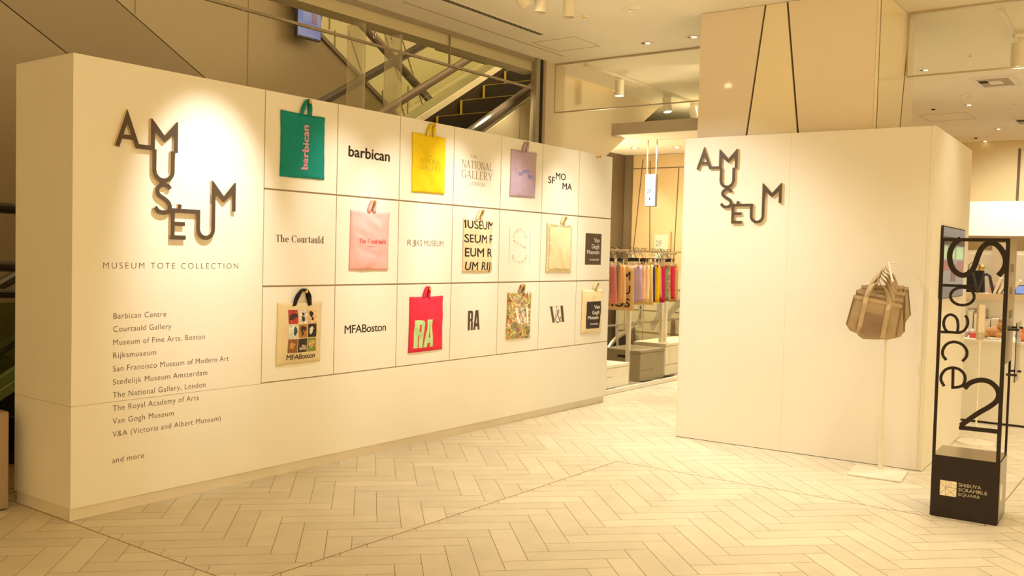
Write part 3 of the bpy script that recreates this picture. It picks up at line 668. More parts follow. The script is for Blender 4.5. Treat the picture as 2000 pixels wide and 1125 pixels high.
# ------------------------------------------------------------------ white booth around the column
BT = thing('display_booth', 'white freestanding booth wall wrapped around the column, with black letter logo', 'booth', FR)
BH = 2.388; bm = nb()
box(bm, 0, 1.845, 0, .04, .004, BH); link('front_panel', bm, M_white2, BT)
link('side_panel', box(nb(), 1.805, 1.845, .0405, 1.616, .004, BH), M_white2, BT)
link('side_panel', box(nb(), 0, .04, .0405, 1.616, .004, BH), M_white2, BT)
link('back_panel', box(nb(), .0405, 1.8045, 1.576, 1.616, .004, BH), M_white2, BT)
bm = nb(); box(bm, .003, 1.842, .004, .036, 0, .0038); box(bm, 1.809, 1.842, .04, 1.612, 0, .0038); link('dark_base', bm, M_dark, BT)  # dark strip stands for the toe shadow in the gap under the booth
M_seam = mat('seam_shade', (.52, .45, .34), .6)
bm = nb(); box(bm, .8495, .851, -.0003, 0, .004, BH); box(bm, 1.817, 1.8185, -.0003, 0, .004, BH); link('seam', bm, M_seam, BT)
bm = nb(); box(bm, .008, .0095, -.0003, 0, .004, BH); link('seam', bm, M_seam, BT)
LOGO2 = logo(FR, .1731, 2.2874, 1, 1, 'smaller raised brown AMUSEUM letters on the white booth')
# wall screen on the booth side
FS = FR @ Matrix.Translation((1.845, 0, 0)) @ Matrix.Rotation(math.pi/2, 4, 'Z')   # x along the side, -y outward
SCR = thing('wall_screen', 'flat landscape screen showing coloured bags on the booth side', 'screen', at(FS, .83, 0, 1.19))
bm = nb(); box(bm, -.487, .487, -.018, -.002, 0, .53, .003); link('casing', bm, M_blackp, SCR)
def emis(name, col, s): return mat(name, (.02, .02, .02), .25, emit=hexc(col) if isinstance(col, str) else col, es=s*.5, var=0)
link('display', box(nb(), -.481, .478, -.0195, -.0175, .008, .520), emis('screen_grey', '8d8d88', .55), SCR)
for a, b, c, d, m in ((-.47, .47, .395, .455, emis('screen_dark', '3a3838', .5)), (-.47, -.30, .29, .385, emis('screen_green', 'b4cf90', .7)), (-.24, .02, .29, .385, emis('screen_green', 'b4cf90', .7)), (.08, .40, .29, .385, emis('screen_green', 'b4cf90', .7)),
                      (-.47, -.20, .205, .275, emis('screen_red', 'a05050', .6)), (.16, .44, .19, .275, emis('screen_red', 'a05050', .6)), (-.12, .10, .12, .25, emis('screen_maroon', '6b3038', .5)), (-.47, .47, .012, .10, emis('screen_blue_grey', '666a72', .5))):
    link('screen_picture', box(nb(), a, b, -.0205, -.0198, c, d), m, SCR)
# ------------------------------------------------------------------ totem sign
TT = thing('totem_sign', 'tall black cut-out metal totem sign reading Space 2', 'sign', FT)
TW, TD, TH = .347, .335, 1.592
def tp(x, y): p = onp(FT, 0, x, y); return (p.x, p.z)
z4 = lambda x, y: tp(1820+x/5.111, 420+y/5.114); z5 = lambda x, y: tp(1820+x/4.0167, 620+y/4.018); z6 = lambda x, y: tp(1800+x/5.625, 860+y/5.625)
link('base_box', box(nb(), 0, TW, 0, TD, .004, .352, .002), M_black, TT)
link('base_plate', box(nb(), .006, TW-.006, .006, TD-.006, 0, .0038), M_dark, TT)
link('base_top', box(nb(), .003, TW-.003, .0065, TD-.003, .3522, .354), mat('base_top_sheen', (.50, .44, .36), .22, .9), TT)  # silver tone paints in the light reflected on the base top
bm = nb(); box(bm, 0, .017, 0, .006, .352, TH); box(bm, TW-.021, TW, 0, .006, .352, TH); box(bm, .017, TW-.021, 0, .006, TH-.019, TH); link('front_frame', bm, M_black, TT)
link('rear_post', box(nb(), TW-.012, TW, TD-.014, TD, .3545, TH-.0045), M_black, TT)
link('top_plate', box(nb(), .001, TW-.001, .0065, TD, TH-.004, TH), M_black, TT)
YT = (.0005, .0055)
def letter(paths, nm='letter'):
    bm = nb()
    for p, w in paths: stroke(bm, p, w, *YT)
    return link(nm, bm, M_black, TT)
letter([(spline([z4(*p) for p in [(290, 235), (225, 285), (182, 370), (180, 455), (205, 530), (252, 580), (312, 602), (380, 575), (425, 510), (458, 415), (495, 335), (548, 288), (610, 280), (672, 318), (722, 395), (738, 470), (715, 545), (662, 606)]], 4), .0290)])
p_ = spline([z4(*p) for p in [(185, 790), (200, 740), (250, 712)]], 6)
letter([([z4(103, 700), z4(437, 713)], .0150), (arc(*z4(303, 812), .0608, .0498, 0, 360, 36), .0150)])
letter([(spline([z5(*p) for p in [(70, 114), (150, 116), (215, 119), (255, 100), (280, 55), (278, 12), (262, -16)]], 5), .0148), (spline([z5(*p) for p in [(200, 118), (205, 60), (192, 5), (150, -22), (110, -5), (92, 40), (100, 85), (125, 116)]], 6), .0148)])
letter([(spline([z5(*p) for p in [(113, 335), (85, 295), (88, 250), (120, 208), (175, 192), (235, 212), (272, 258), (270, 308), (238, 345)]], 5), .0155)])
letter([(spline([z5(*p) for p in [(97, 540), (72, 495), (76, 450), (108, 410), (162, 395), (218, 410), (256, 452), (257, 505), (225, 542), (152, 552)]], 5), .0155), ([z5(166, 398), z5(163, 552)], .0150)])
letter([(spline([z5(*p) for p in [(255, 558), (300, 514), (378, 492), (450, 505), (503, 548), (524, 602), (508, 655), (450, 702), (350, 760), (225, 850)]], 5), .0270), ([z5(212, 864), z5(530, 898)], .0240)])
# logo on the base
def tri(bm, p, y): bm.faces.new([bm.verts.new((a, y, b)) for a, b in p])
x0, z1 = z6(205, 433); x1, z0 = z6(372, 605); z0 = z6(200, 585)[1]
M_lgo = mat('totem_logo_cream', (.78, .70, .55), .5)
link('emblem', box(nb(), x0, x0+.086, -.0012, -.0002, z1-.086, z1), M_lgo, TT)
bm = nb(); X = lambda a, b: (x0+a*.086, z1-b*.086)
for p in ([X(.36, 0), X(.36, 1)], [X(0, .1), X(.36, .5), X(0, .95)], [X(.36, .42), X(1, .42)], [X(.36, 1), X(1, .42)], [X(.36, .45), X(1, 1)], [X(.54, 0), X(.54, .38)], [X(.68, 0), X(.68, .42)], [X(.68, .22), X(1, .22)], [X(.36, .3), X(.54, .42)]): stroke(bm, p, .0013, -.0016, -.0013)
link('emblem_line', bm, M_black, TT)
for s, a, b, c in (('SHIBUYA', (402, 468), (402, 506), (655, 545)), ('SCRAMBLE', (400, 520), (400, 558), (720, 610)), ('SQUARE', (397, 574), (397, 612), (637, 650))):
    xa, zt = z6(*a); zb = z6(*b)[1]; xb = z6(*c)[0]
    t = fit(text_bm(s, bold=.03), xa+.002, xb, zb, zt, y=-.0012); link('lettering', t, M_lgo, TT)
# frosted side plate with text, and the leaflet holder on stand-offs
M_frost = mat('grey_metal_side', (.42, .37, .30), .30, .7)
link('side_plate', box(nb(), TW-.0005, TW+.0035, .0065, TD, .90, TH-.001), M_frost, TT)
link('side_plate', box(nb(), TW+.0002, TW+.0025, .002, TD-.002, .02, .350), mat('side_reflection_brown', (.16, .12, .085), .22, .6), TT)  # brown plate colours in the reflection on the side of the black base
link('emblem', box(nb(), TW+.0026, TW+.0036, .05, .13, .13, .215), M_lgo, TT)
FTS = Matrix.Rotation(math.pi/2, 4, 'Z')
M_gtxt = mat('grey_side_text', (.16, .12, .09), .6)
for s, za, zb in (('pop', 1.385, 1.455), ('up', 1.265, 1.325), ('space', 1.130, 1.195)):
    t = fit(text_bm(s), .055, .055+(.18 if s == 'space' else .15 if s == 'pop' else .11), za, zb)
    for v in t.verts: v.co = V((TW+.0042, v.co.x, v.co.z))
    link('lettering', t, M_gtxt, TT)
hp = link('leaflet_holder', box(nb(), TW+.045, TW+.049, .03, .30, .80, 1.13), glass('holder_acrylic', (.86, .82, .74), .3), TT)
bm = nb()
for y, z in ((.05, 1.09), (.28, 1.09), (.05, .84), (.28, .84)):
    b2 = nb(); box(b2, TW+.0035, TW+.058, y-.006, y+.006, z-.006, z+.006, .001); link('standoff', b2, M_blackp, hp)
# ------------------------------------------------------------------ bag stand with sheer totes
st_ = thing('bag_stand', 'white pole stand on a square steel base in front of the booth', 'stand', at(FW, 2.591, 6.398, 0))
P4 = [(2.2956, 6.218), (2.5874, 6.0381), (2.7599, 6.3404), (2.4700, 6.5150)]
bm = nb(); prism_xy(bm, [(a-2.591, b-6.398) for a, b in P4], .002, .010); link('base_plate', bm, M_cream, st_)
bm = nb(); lathe(bm, [(.017, .0102), (.017, .03), (.0125, .034), (.0125, .90)], 20); link('pole', bm, M_cream, st_, smooth=False)
link('collar', lathe(nb(), [(.0185, .9002), (.0185, .945), (.0115, .947)], 20), M_cream, st_)
bm = nb(); tube(bm, [(0, 0, .948), (0, 0, 1.44)], .0095, 12); link('inner_pole', bm, M_cream, st_)
D_ARM = V((-.30, -.954, 0))
bm = nb(); tube(bm, [(.005, .02, 1.438), (0, 0, 1.442), tuple(D_ARM*.06+V((0, 0, 1.435))), tuple(D_ARM*.36+V((0, 0, 1.318))), tuple(D_ARM*.372+V((0, 0, 1.33)))], .007, 10); tube(bm, [(0, .0, 1.44), (.075, .03, 1.446)], .006, 8); tube(bm, [(-.02, 0, 1.44), (-.02, 0, 1.466)], .004, 8); link('arm', bm, M_cream, st_)
def sheer(name, col, alpha=.86):
    m = mat(name, col, .75, var=.10, scale=14, bump=.12, bscale=300); m.node_tree.nodes['Principled BSDF'].inputs['Alpha'].default_value = alpha; return m
M_sheer = sheer('taupe_organza', (.50, .38, .24), .90); M_strap = sheer('taupe_webbing', (.58, .45, .29), .96); M_hem = sheer('pale_hem', (.57, .44, .285), .98); M_pipe = mat('dark_piping', (.26, .18, .10), .8)
M_pocket = sheer('rosy_pocket', (.56, .40, .28), .97)
def bz(x, y): return (1640+x/6.25, 500+y/6.25)
N_B = V((-.30, -.954, 0))
def hang(label, outline, feet, apex, d, pocket=None, depth=.05, seed=0):
    ctr = V((2.591, 6.398, 0))+D_ARM*d
    Pp = lambda x, y, o=0: hitp(*bz(x, y), ctr+N_B*o, N_B)
    pts = [Pp(*p) for p in outline]; zs = [p.z for p in pts]; z0, z1 = min(zs), max(zs)
    org = V((sum(p.x for p in pts)/len(pts), sum(p.y for p in pts)/len(pts), z0)); fr = Matrix.Translation(org)
    root = thing('sheer_tote', label, 'tote bag', fr, 'sheer taupe totes on the pole stand')
    # front and back skins as wrinkled fans joined by gussets
    bm = nb(); n = len(pts)
    def skin(side):
        rows = 9; cols = 10; L = []
        TL, TR, BR, BL = pts[0], pts[-1], None, None
        low = pts[1:-1]
        def edge(t):   # lower boundary from left to right
            seg = t*(len(low)-1); i = min(int(seg), len(low)-2); return low[i].lerp(low[i+1], seg-i)
        for j in range(rows+1):
            row = []
            for i in range(cols+1):
                t = i/cols; s = j/rows; p = TL.lerp(TR, t).lerp(edge(t), s)
                off = (depth*(.12+.88*s) if side else 0); wv = .006*noise.noise(V((t*3+seed, s*3, side*5+seed)))*math.sin(math.pi*min(1, max(0, t)))
                row.append(bm.verts.new(p-N_B*off+N_B*(wv+.012*math.sin(math.pi*t)*math.sin(math.pi*s)*(-1 if side else 1))-org))
            L.append(row)
        for j in range(rows):
            for i in range(cols): bm.faces.new((L[j][i], L[j][i+1], L[j+1][i+1], L[j+1][i]))
        return L
    a, b = skin(0), skin(1); R_, K_ = len(a)-1, len(a[0])-1
    for j in range(R_):
        for k in (0, K_): bm.faces.new((a[j][k], b[j][k], b[j+1][k], a[j+1][k]))
    for i in range(K_): bm.faces.new((a[R_][i], b[R_][i], b[R_][i+1], a[R_][i+1]))
    link('body', bm, M_sheer, root, smooth=True)
    for back in (0, 1):
        o = .004-back*.022; q = [Pp(*feet[0], o), Pp(*apex, o), Pp(*feet[1], o)]
        l, ap, r = q; cp = [(l.lerp(ap, .0))-V((0, 0, .03)), l, l.lerp(ap, .55)+V((-.006, 0, .012)), ap.lerp(l, .16)+V((0, 0, -.004)), ap, ap.lerp(r, .16)+V((0, 0, -.006)), r.lerp(ap, .5)+V((.010, 0, .010)), r, r-V((0, 0, .03))]
        cp = [c-org for c in cp]; P3 = []
        Q = [cp[0]]+cp+[cp[-1]]
        for i in range(1, len(Q)-2):
            for k in range(5):
                t = k/5; A_, B_, C_, D_ = Q[i-1:i+3]; P3.append(.5*(2*B_+(C_-A_)*t+(2*A_-5*B_+4*C_-D_)*t*t+(-A_+3*B_-3*C_+D_)*t**3))
        P3.append(cp[-1]); n_ = len(P3); wd = []
        for i in range(n_):
            t = abs(2*i/(n_-1)-1); k = max(0, 1-(t/.75)**2) if t < .75 else 0; wd.append(V((1, -.3, 0))*(1-k)+N_B*k*1.0)
        link('handle', ribbon(nb(), P3, wd, .030, .0012), M_strap, root, smooth=True)
    for ia, ib, nm_ in ((0, -1, 'hem'),):
        P3 = []
        for i in range(11):
            t = i/10; P3.append(pts[0].lerp(pts[-1], t)+N_B*(.004+.006*noise.noise(V((t*3+seed, 0, seed)))*math.sin(math.pi*t))-V((0, 0, .010))-org)
        link('hem', ribbon(nb(), P3, [V((0, 0, 1))]*11, .022, .0010), M_hem, root)
    for ch in (pts[:2], pts[-2:]):
        bm = nb(); tube(bm, [q_-org+N_B*.002 for q_ in ch], .0028, 6); link('piping', bm, M_pipe, root)
    if pocket:
        bm = nb(); bm.faces.new([bm.verts.new(Pp(*p, .021)-org) for p in pocket]); bmesh.ops.solidify(bm, geom=bm.faces[:], thickness=.001); link('pocket', bm, M_pocket, root)
        for a_, b_ in (((322, 505), (228, 935)), ((600, 590), (520, 1005))):
            P3 = [Pp(a_[0]+(b_[0]-a_[0])*t/6, a_[1]+(b_[1]-a_[1])*t/6, .0235 if 0 < t < 6 else .010)-org for t in range(7)]; link('strap', ribbon(nb(), P3, [V((1, -.3, 0))]*7, .028, .0008), M_strap, root)
    return root
hang('sheer taupe tote with a rosy pocket, frontmost on the pole stand', [(178, 475), (78, 835), (130, 925), (470, 1008), (590, 1027), (690, 985), (764, 600)], [(325, 500), (608, 580)], (478, 288), .33, [(300, 680), (545, 732), (490, 1003), (245, 940)], depth=.045, seed=1)
hang('sheer taupe tote second from the front on the pole stand', [(208, 412), (150, 800), (240, 1012), (460, 1020), (725, 1004), (794, 922), (774, 528)], [(345, 440), (640, 520)], (490, 215), .27, depth=.03, seed=2)
hang('sheer taupe tote in the middle of the pole stand row', [(240, 400), (190, 760), (260, 960), (500, 985), (720, 960), (795, 860), (797, 446)], [(375, 400), (650, 450)], (505, 175), .225, depth=.025, seed=3)
hang('sheer taupe tote fourth from the front on the pole stand', [(272, 358), (230, 700), (290, 900), (520, 930), (740, 900), (800, 815), (782, 362)], [(400, 370), (665, 390)], (525, 150), .185, depth=.022, seed=4)
hang('sheer taupe tote rearmost beside the pole of the stand', [(330, 350), (300, 660), (340, 860), (560, 890), (800, 815), (866, 722), (834, 378)], [(430, 360), (690, 370)], (560, 128), .13, depth=.03, seed=5)
# ------------------------------------------------------------------ column, ceiling and smoke barriers
M_colp = mat('column_panel_beige', (.80, .70, .55), .28, var=.012, scale=2, coat=.6)
M_colm = mat('column_panel_ivory', (.86, .76, .54), .28, var=.012, scale=2, coat=.6)
M_core = mat('column_core', (.10, .07, .05), .7)
cu0, cu1, cv0, cv1 = 4.45, 5.49, -2.715, -1.335
col = thing('wall_column', 'tall column clad in glossy beige panels rising behind the white booth', 'column', FL); del col['label']; del col['category']; col['kind'] = 'structure'
link('column_core', box(nb(), cu0+.02, cu1-.02, cv0+.02, cv1-.02, 0, ZC-.002), M_core, col)
def cz(x, y): p = onp(FL, cu0, x, y, 0); return p.y, p.z
g = .008
def line_at(pa, pb):
    (ya, za), (yb, zb) = cz(*pa), cz(*pb); k = (yb-ya)/(zb-za)
    return lambda z: ya+(z-za)*k
l1, l2 = line_at((1495, 11), (1458, 262)), line_at((1538, 5), (1558, 257)); zt, zb = ZC-.003, .0
def vprism(bm, pts, u0, u1):  # (v,z) polygon
    a = [bm.verts.new((u0, y, z)) for y, z in pts]; b = [bm.verts.new((u1, y, z)) for y, z in pts]; n = len(pts)
    bm.faces.new(a); bm.faces.new(b[::-1])
    for i in range(n): bm.faces.new((a[i], a[(i+1) % n], b[(i+1) % n], b[i]))
    return bm
link('column_panel', vprism(nb(), [(cv1, zt), (l1(zt)+g, zt), (l1(zb)+g, zb), (cv1, zb)], cu0, cu0+.018), M_colp, col)
link('column_panel', vprism(nb(), [(l1(zt)-g, zt), (l2(zt)+g, zt), (l2(zb)+g, zb), (l1(zb)-g, zb)], cu0, cu0+.018), M_colm, col)
link('column_panel', vprism(nb(), [(l2(zt)-g, zt), (cv0+.012, zt), (cv0+.012, zb), (l2(zb)-g, zb)], cu0, cu0+.018), M_colp, col)
link('column_trim', box(nb(), cu0-.004, cu0+.03, cv0-.002, cv0+.010, 0, zt), M_colm, col)
def sline(x, y): p = onp(FL, cv0, x, y, 1); return p.x, p.z
(ua, za), (ub, zb_) = sline(1775, 58), sline(1758, 246); kk = (ub-ua)/(zb_-za); s3 = lambda z: ua+(z-za)*kk
link('column_panel', prism(nb(), [(cu0+.048, zt), (s3(zt)-g*.8, zt), (s3(0)-g*.8, 0), (cu0+.048, 0)], cv0, cv0+.018), M_colm, col)
link('column_panel', prism(nb(), [(s3(zt)+g*.8, zt), (cu1, zt), (cu1, 0), (s3(0)+g*.8, 0)], cv0, cv0+.018), M_colp, col)
bm = nb(); prism(bm, [(s3(zt)-.010, zt), (s3(zt)+.010, zt), (s3(0)+.010, 0), (s3(0)-.010, 0)], cv0-.0012, cv0-.0002); link('column_joint', bm, M_line, col)
link('column_joint', box(nb(), cu0+.032, cu0+.052, cv0-.0012, cv0-.0002, 0, zt), M_line, col)
# ceiling slab with an opening over the escalator void
bm = nb(); box(bm, -9, 16, -14, .80, ZC, ZC+.12); box(bm, 5.3, 16, .80, 1.0, ZC, ZC+.12); box(bm, 7.2, 16, 1.0, 2.5, ZC, ZC+.12)
struct('ceiling', bm, M_ceil, FL)
def on_ceil(x, y, z=ZC): return hitp(x, y, V((0, 0, z)), V((0, 0, 1)))
def cl(x, y, z=ZC): return FL.inverted() @ on_ceil(x, y, z)
def cpath(name, pts, w=.006):  # recessed shadow line seen on the ceiling, laid along the building grid
    bm = nb(); q = [cl(*p) for p in pts]
    for a, b in zip(q[:-1], q[1:]):
        d = (b-a).xy.normalized(); n = V((-d.y, d.x))*w/2
        bm.faces.new([bm.verts.new((p.x, p.y, ZC-.0006)) for p in (a.xy+n, b.xy+n, b.xy-n, a.xy-n)])
    o = link(name, bm, M_line2, None, FL); o['kind'] = 'structure'; return o
M_line2 = mat('ceiling_shadow_line', (.40, .30, .17), .8)
def gridrect(name, x0, y0, x1, y1, w=.005):
    a, b = cl(x0, y0), cl(x1, y1); bm = nb()
    for (ua, va, ub, vb) in ((a.x, a.y, b.x, a.y), (b.x, a.y, b.x, b.y), (b.x, b.y, a.x, b.y), (a.x, b.y, a.x, a.y)):
        u0, u1, v0, v1 = min(ua, ub)-w/2, max(ua, ub)+w/2, min(va, vb)-w/2, max(va, vb)+w/2
        box(bm, u0, u1, v0, v1, ZC-.002, ZC-.0003)
    return tag(link(name, bm, M_line2, None, FL), '', '')
for lab, r in (('flush access hatch outline in the ceiling near the window end', (1040, 83, 1171, 90)), ('flush access hatch outline in the ceiling over the shop', (1795, 225, 1905, 232))):
    o = gridrect('access_hatch', *r); tag(o, lab, 'ceiling hatch')
# long air slots along the partition side
for i, (p, q, w) in enumerate((((840, -10), (1062, 67), .07), ((790, 3), (1098, 110), .012))):
    a, b = cl(*p), cl(*q); v = (a.y+b.y)/2; a_u, b_u = min(a.x, b.x), max(a.x, b.x)
    if i == 0:
        o = thing('air_slot', 'long dark linear air slot in the ceiling above the partition', 'vent', at(FL, (a_u+b_u)/2, v, ZC))
        bm = nb(); L_ = (b_u-a_u)/2; box(bm, -L_, L_, -.03, .03, -.004, -.0005); link('frame', bm, M_ceil, o)
        link('slot', box(nb(), -L_+.01, L_-.01, -.022, -.004, -.0052, -.004), M_dark, o); link('slot', box(nb(), -L_+.01, L_-.01, .004, .022, -.0052, -.004), M_dark, o)
    else:
        bm = nb(); box(bm, a_u, b_u, v-.004, v+.004, ZC-.003, ZC-.0003); o = link('trim_1', bm, M_line2, None, FL); o['kind'] = 'structure'
M_emit = mat('lamp_lens', (.9, .85, .7), .3, emit=(1, .86, .60), es=7)
M_emit2 = mat('downlight_lens', (.9, .85, .7), .3, emit=(1, .84, .55), es=3)
def downlight(x, y, label, lit=True, r=.065):
    p = on_ceil(x, y); o = thing('downlight', label, 'ceiling light', at(FW, p.x, p.y, ZC), 'recessed round downlights')
    bm = nb(); seg = 24
    pr = [(r, -.0005), (r, -.004), (r*.86, -.005), (r*.80, -.002), (r*.66, .03), (r*.6, .045)]
    rings = [[bm.verts.new((a*math.cos(2*math.pi*k/seg), a*math.sin(2*math.pi*k/seg), min(z, -.0006))) for k in range(seg)] for a, z in pr[:4]]
    for i in range(3):
        for k in range(seg): bm.faces.new((rings[i][k], rings[i][(k+1) % seg], rings[i+1][(k+1) % seg], rings[i+1][k]))
    link('trim_ring', bm, M_ceil, o)
    bm = nb(); lathe(bm, [(r*.78, -.0028), (r*.78, -.0014)], seg); link('reflector', bm, M_chrome, o)
    bm = nb(); lathe(bm, [(r*.30, -.0046), (r*.34, -.003)], seg, (r*.25, 0, 0)); link('lens', bm, M_emit2 if lit else M_cream, o)
    bm = nb(); lathe(bm, [(r*.2, -.0046), (r*.22, -.003)], seg, (-r*.4, r*.1, 0)); link('baffle', bm, M_dark, o)
for x, y, lab in ((1262, 84, 'recessed downlight left of the column above the glass smoke barrier'), (1352, 72, 'recessed downlight touching the column left edge'), (1805, 137, 'recessed downlight right of the column above the lower barrier edge'),
                  (1890, 205, 'recessed downlight just behind the nearer ceiling air unit'), (1948, 252, 'small recessed downlight far back above the shop wall, rightmost'), (1922, 276, 'small recessed downlight nearest the far shop wall')):
    downlight(x, y, lab)
for x, y, r, lab, k in ((1141, 31, .028, 'tiny sprinkler head in the ceiling beside the spotlights', 'sprinkler'), (1236, 17, .075, 'flat white smoke detector in the ceiling near the top edge', 'smoke_detector'), (1895, 186, .10, 'flat white smoke detector in the ceiling over the shop', 'smoke_detector'),
                     (1823, 211, .05, 'small square-looking ceiling sensor left of the access hatch', 'sensor'), (1896, 106, .03, 'tiny sprinkler head in the ceiling right of the column', 'sprinkler'), (1981, 200, .03, 'tiny sprinkler head in the ceiling by the right picture edge', 'sprinkler'), (1906, 268, .06, 'small ceiling sensor near the far shop wall', 'sensor')):
    p = on_ceil(x, y); o = thing(k, lab, k.replace('_', ' '), at(FW, p.x, p.y, ZC))
    link('base', lathe(nb(), [(r, -.0005), (r, -.008), (r*.9, -.012)], 24), M_ceil, o)
    link('head', lathe(nb(), [(r*.45, -.012), (r*.45, -.022), (r*.2, -.026)], 16), M_brass if k == 'sprinkler' else M_cream if k == 'smoke_detector' else M_dark, o)
def cassette(x0, x1, y, lab):
    a, b = cl(x0, y), cl(x1, y); c = cl((x0+x1)/2, y); w = abs((b-a).length)/2*.98; o = thing('air_unit', lab, 'air unit', at(FL, c.x, c.y, ZC) @ Matrix.Rotation(math.pi/2, 4, 'Z'))
    bm = nb(); d = .30
    for q in ((-w, w, -d, -d+.05), (-w, w, d-.05, d), (-w, -w+.05, -d+.05, d-.05), (w-.05, w, -d+.05, d-.05)): box(bm, *q, -.02, -.0005)
    link('frame', bm, M_white2, o); link('grille', box(nb(), -w+.05, w-.05, -d+.05, d-.05, -.012, -.0005), mat('grille_tan', (.42, .35, .24), .6), o)
    link('louver', box(nb(), -w*.3, w*.3, -.12, .08, -.018, -.0122), M_white2, o)
    for k in (.5, .72): link('louver', box(nb(), w*k-.03, w*k+.03, .0, .1, -.018, -.0122), M_dark, o)
cassette(1905, 1985, 158, 'white recessed ceiling air unit with louvers, nearer of the two'); cassette(1980, 2050, 234, 'white recessed ceiling air unit cut by the right picture edge')
# glass smoke barriers hung from the ceiling
M_barf = mat('barrier_edge', (.50, .42, .30), .35, .3)
def barrier(n, u, v0, v1, zb, joints, ceil_z=ZC, lab=''):
    o = thing('smoke_barrier', lab, 'glass barrier', at(FL, u, (v0+v1)/2, zb)); h = ceil_z-zb; a, b = v0-(v0+v1)/2, v1-(v0+v1)/2
    js = [a]+[j-(v0+v1)/2 for j in joints]+[b]
    for p, q in zip(js[:-1], js[1:]): link('pane', box(nb(), -.003, .003, min(p, q)+.003, max(p, q)-.003, .012, h-.0165), M_glass, o)
    link('edge_strip', box(nb(), -.009, .009, min(a, b), max(a, b), 0, .0115), M_barf, o); link('head_strip', box(nb(), -.011, .011, min(a, b), max(a, b), h-.016, h-.0005), M_barf, o)
    for j in (a+.006, b-.006): link('end_strip', box(nb(), -.008, .008, j-.005, j+.005, .0118, h-.0165), M_barf, o)
    return o
barrier(1, 5.52, .775, -1.30, 2.895, [-.55], lab='hanging glass smoke barrier left of the column')
barrier(2, 5.23, -2.735, -6.5, 2.895, [-4.6], lab='hanging glass smoke barrier right of the column')
# track spotlights
def fixture(p, tgt, label, drop=.12, r=.042, L_=.16, grp='white cylinder track spotlights', lit=True):
    p = V(p); d = (V(tgt)-p).normalized(); o = thing('track_spotlight', label, 'spotlight', at(FW, p.x, p.y, ZC), grp)
    link('adapter', box(nb(), -.05, .05, -.016, .016, -.055, -.028, .002), M_cream, o)
    h = V((0, 0, p.z-ZC)); bm = nb(); tube(bm, [(0, 0, -.054), h-d*(L_*.42)], .008, 8); link('stem', bm, M_cream, o)
    bm = nb(); a, b = h-d*L_/2, h+d*L_/2; tube(bm, [a, a+d*.004, b-d*.004, b], [r*.92, r, r, r*.96], 24, False); f = bm.verts[:24]; bm.faces.new(f); link('can', bm, M_cream, o, smooth=False)
    bm = nb(); tube(bm, [b-d*.02, b-d*.016], r*.9, 20); link('lens', bm, M_emit if lit else M_cream, o)
    return o
def track(a, b, label):
    o = thing('ceiling_track', label, 'light track', at(FL, (a.x+b.x)/2, (a.y+b.y)/2, ZC)); d = (b-a); L_ = d.length/2; ang = math.atan2(d.y, d.x)
    bm = nb(); box(bm, -L_, L_, -.018, .018, -.027, -.0005, .002); bm.transform(Matrix.Rotation(ang, 4, 'Z')); link('rail', bm, M_cream, o)
    bm = nb(); box(bm, -L_-.02, -L_-.0005, -.02, .02, -.03, -.0005); bm.transform(Matrix.Rotation(ang, 4, 'Z')); link('end_cap', bm, M_cream, o)
zsp = 3.22
pa, pb = on_ceil(1056, 2, zsp), on_ceil(1111, 12, zsp)
fixture(pa, (pa.x-.10, pa.y+.1, 0), 'white cylinder spotlight cut by the picture top edge, nearer', lit=False); fixture(pb, (pb.x+.02, pb.y+.02, 0), 'white cylinder spotlight at the picture top, right one of the pair', lit=False)
a, b = cl(1145, 125), cl(1395, 212); track(a, b, 'thin light track behind the left glass barrier')
for x, y, lab, tg in ((1210, 172, 'white track spotlight behind the left glass barrier, leftmost', (0, 0)), (1303, 205, 'white track spotlight behind the left glass barrier, middle one', (.25, -.3)), (1355, 222, 'bright track spotlight behind the left barrier beside the column', (.5, -1.0))):
    q = on_ceil(x, y, 3.23); t_ = cl(x, y-36); vv = a.y+(b.y-a.y)*((q-FL @ V((a.x, a.y, 0))).length/max(.1, (b-a).length)) if 0 else a.y
    lp = FL.inverted() @ hitp(x, y, FL @ V((0, (a.y+b.y)/2, 0)), FL.to_3x3() @ V((0, 1, 0))); wp = FL @ lp; fixture(wp, (wp.x+tg[0]*.4, wp.y+tg[1]*.4, wp.z-1), lab, r=.05, L_=.17)
a, b = cl(1955, 17), cl(2010, 118); track(a, b, 'short light track right of the column near the picture corner')
lp = V(((a.x*.4+b.x*.6), (a.y*.4+b.y*.6), 3.20)); wp = hitp(1990, 108, FL @ V((0, 0, 3.20)), V((0, 0, 1))); fixture(wp, (wp.x, wp.y, 0), 'large white track spotlight at the right picture edge', r=.06, L_=.2)
fixture((.0, 6.41, 3.2), FR @ V((.45, 0, 1.0)), 'white track spotlight above the picture top whose lit face mirrors in the column')
# ------------------------------------------------------------------ far walls of the shop on the right
M_yel = mat('glossy_ivory_wall', (.74, .62, .36), .22, var=.02, scale=2, coat=.4)
bm = nb(); box(bm, 13.9, 14.1, -7.0, -.5, 2.3, ZC-.001); struct('wall_back', bm, M_yel, FL)
q = onp(FL, 13.9, 1992, 290, 0); q2 = onp(FL, 13.9, 1986, 401, 0)
bm = nb(); vprism(bm, [(q.y+.02, q.z), (q.y-.02, q.z), (q2.y-.02, q2.z), (q2.y+.02, q2.z)], 13.894, 13.8995); o = struct('trim_2', bm, M_line, FL)
bm = nb(); box(bm, 13.2, 13.4, -9.0, .2, 0, 2.41); struct('wall_shop', bm, M_white2, FL)
bm = nb(); box(bm, 5.5, 16, -12.2, -12, 0, ZC-.001); struct('wall_right', bm, M_white2, FL)
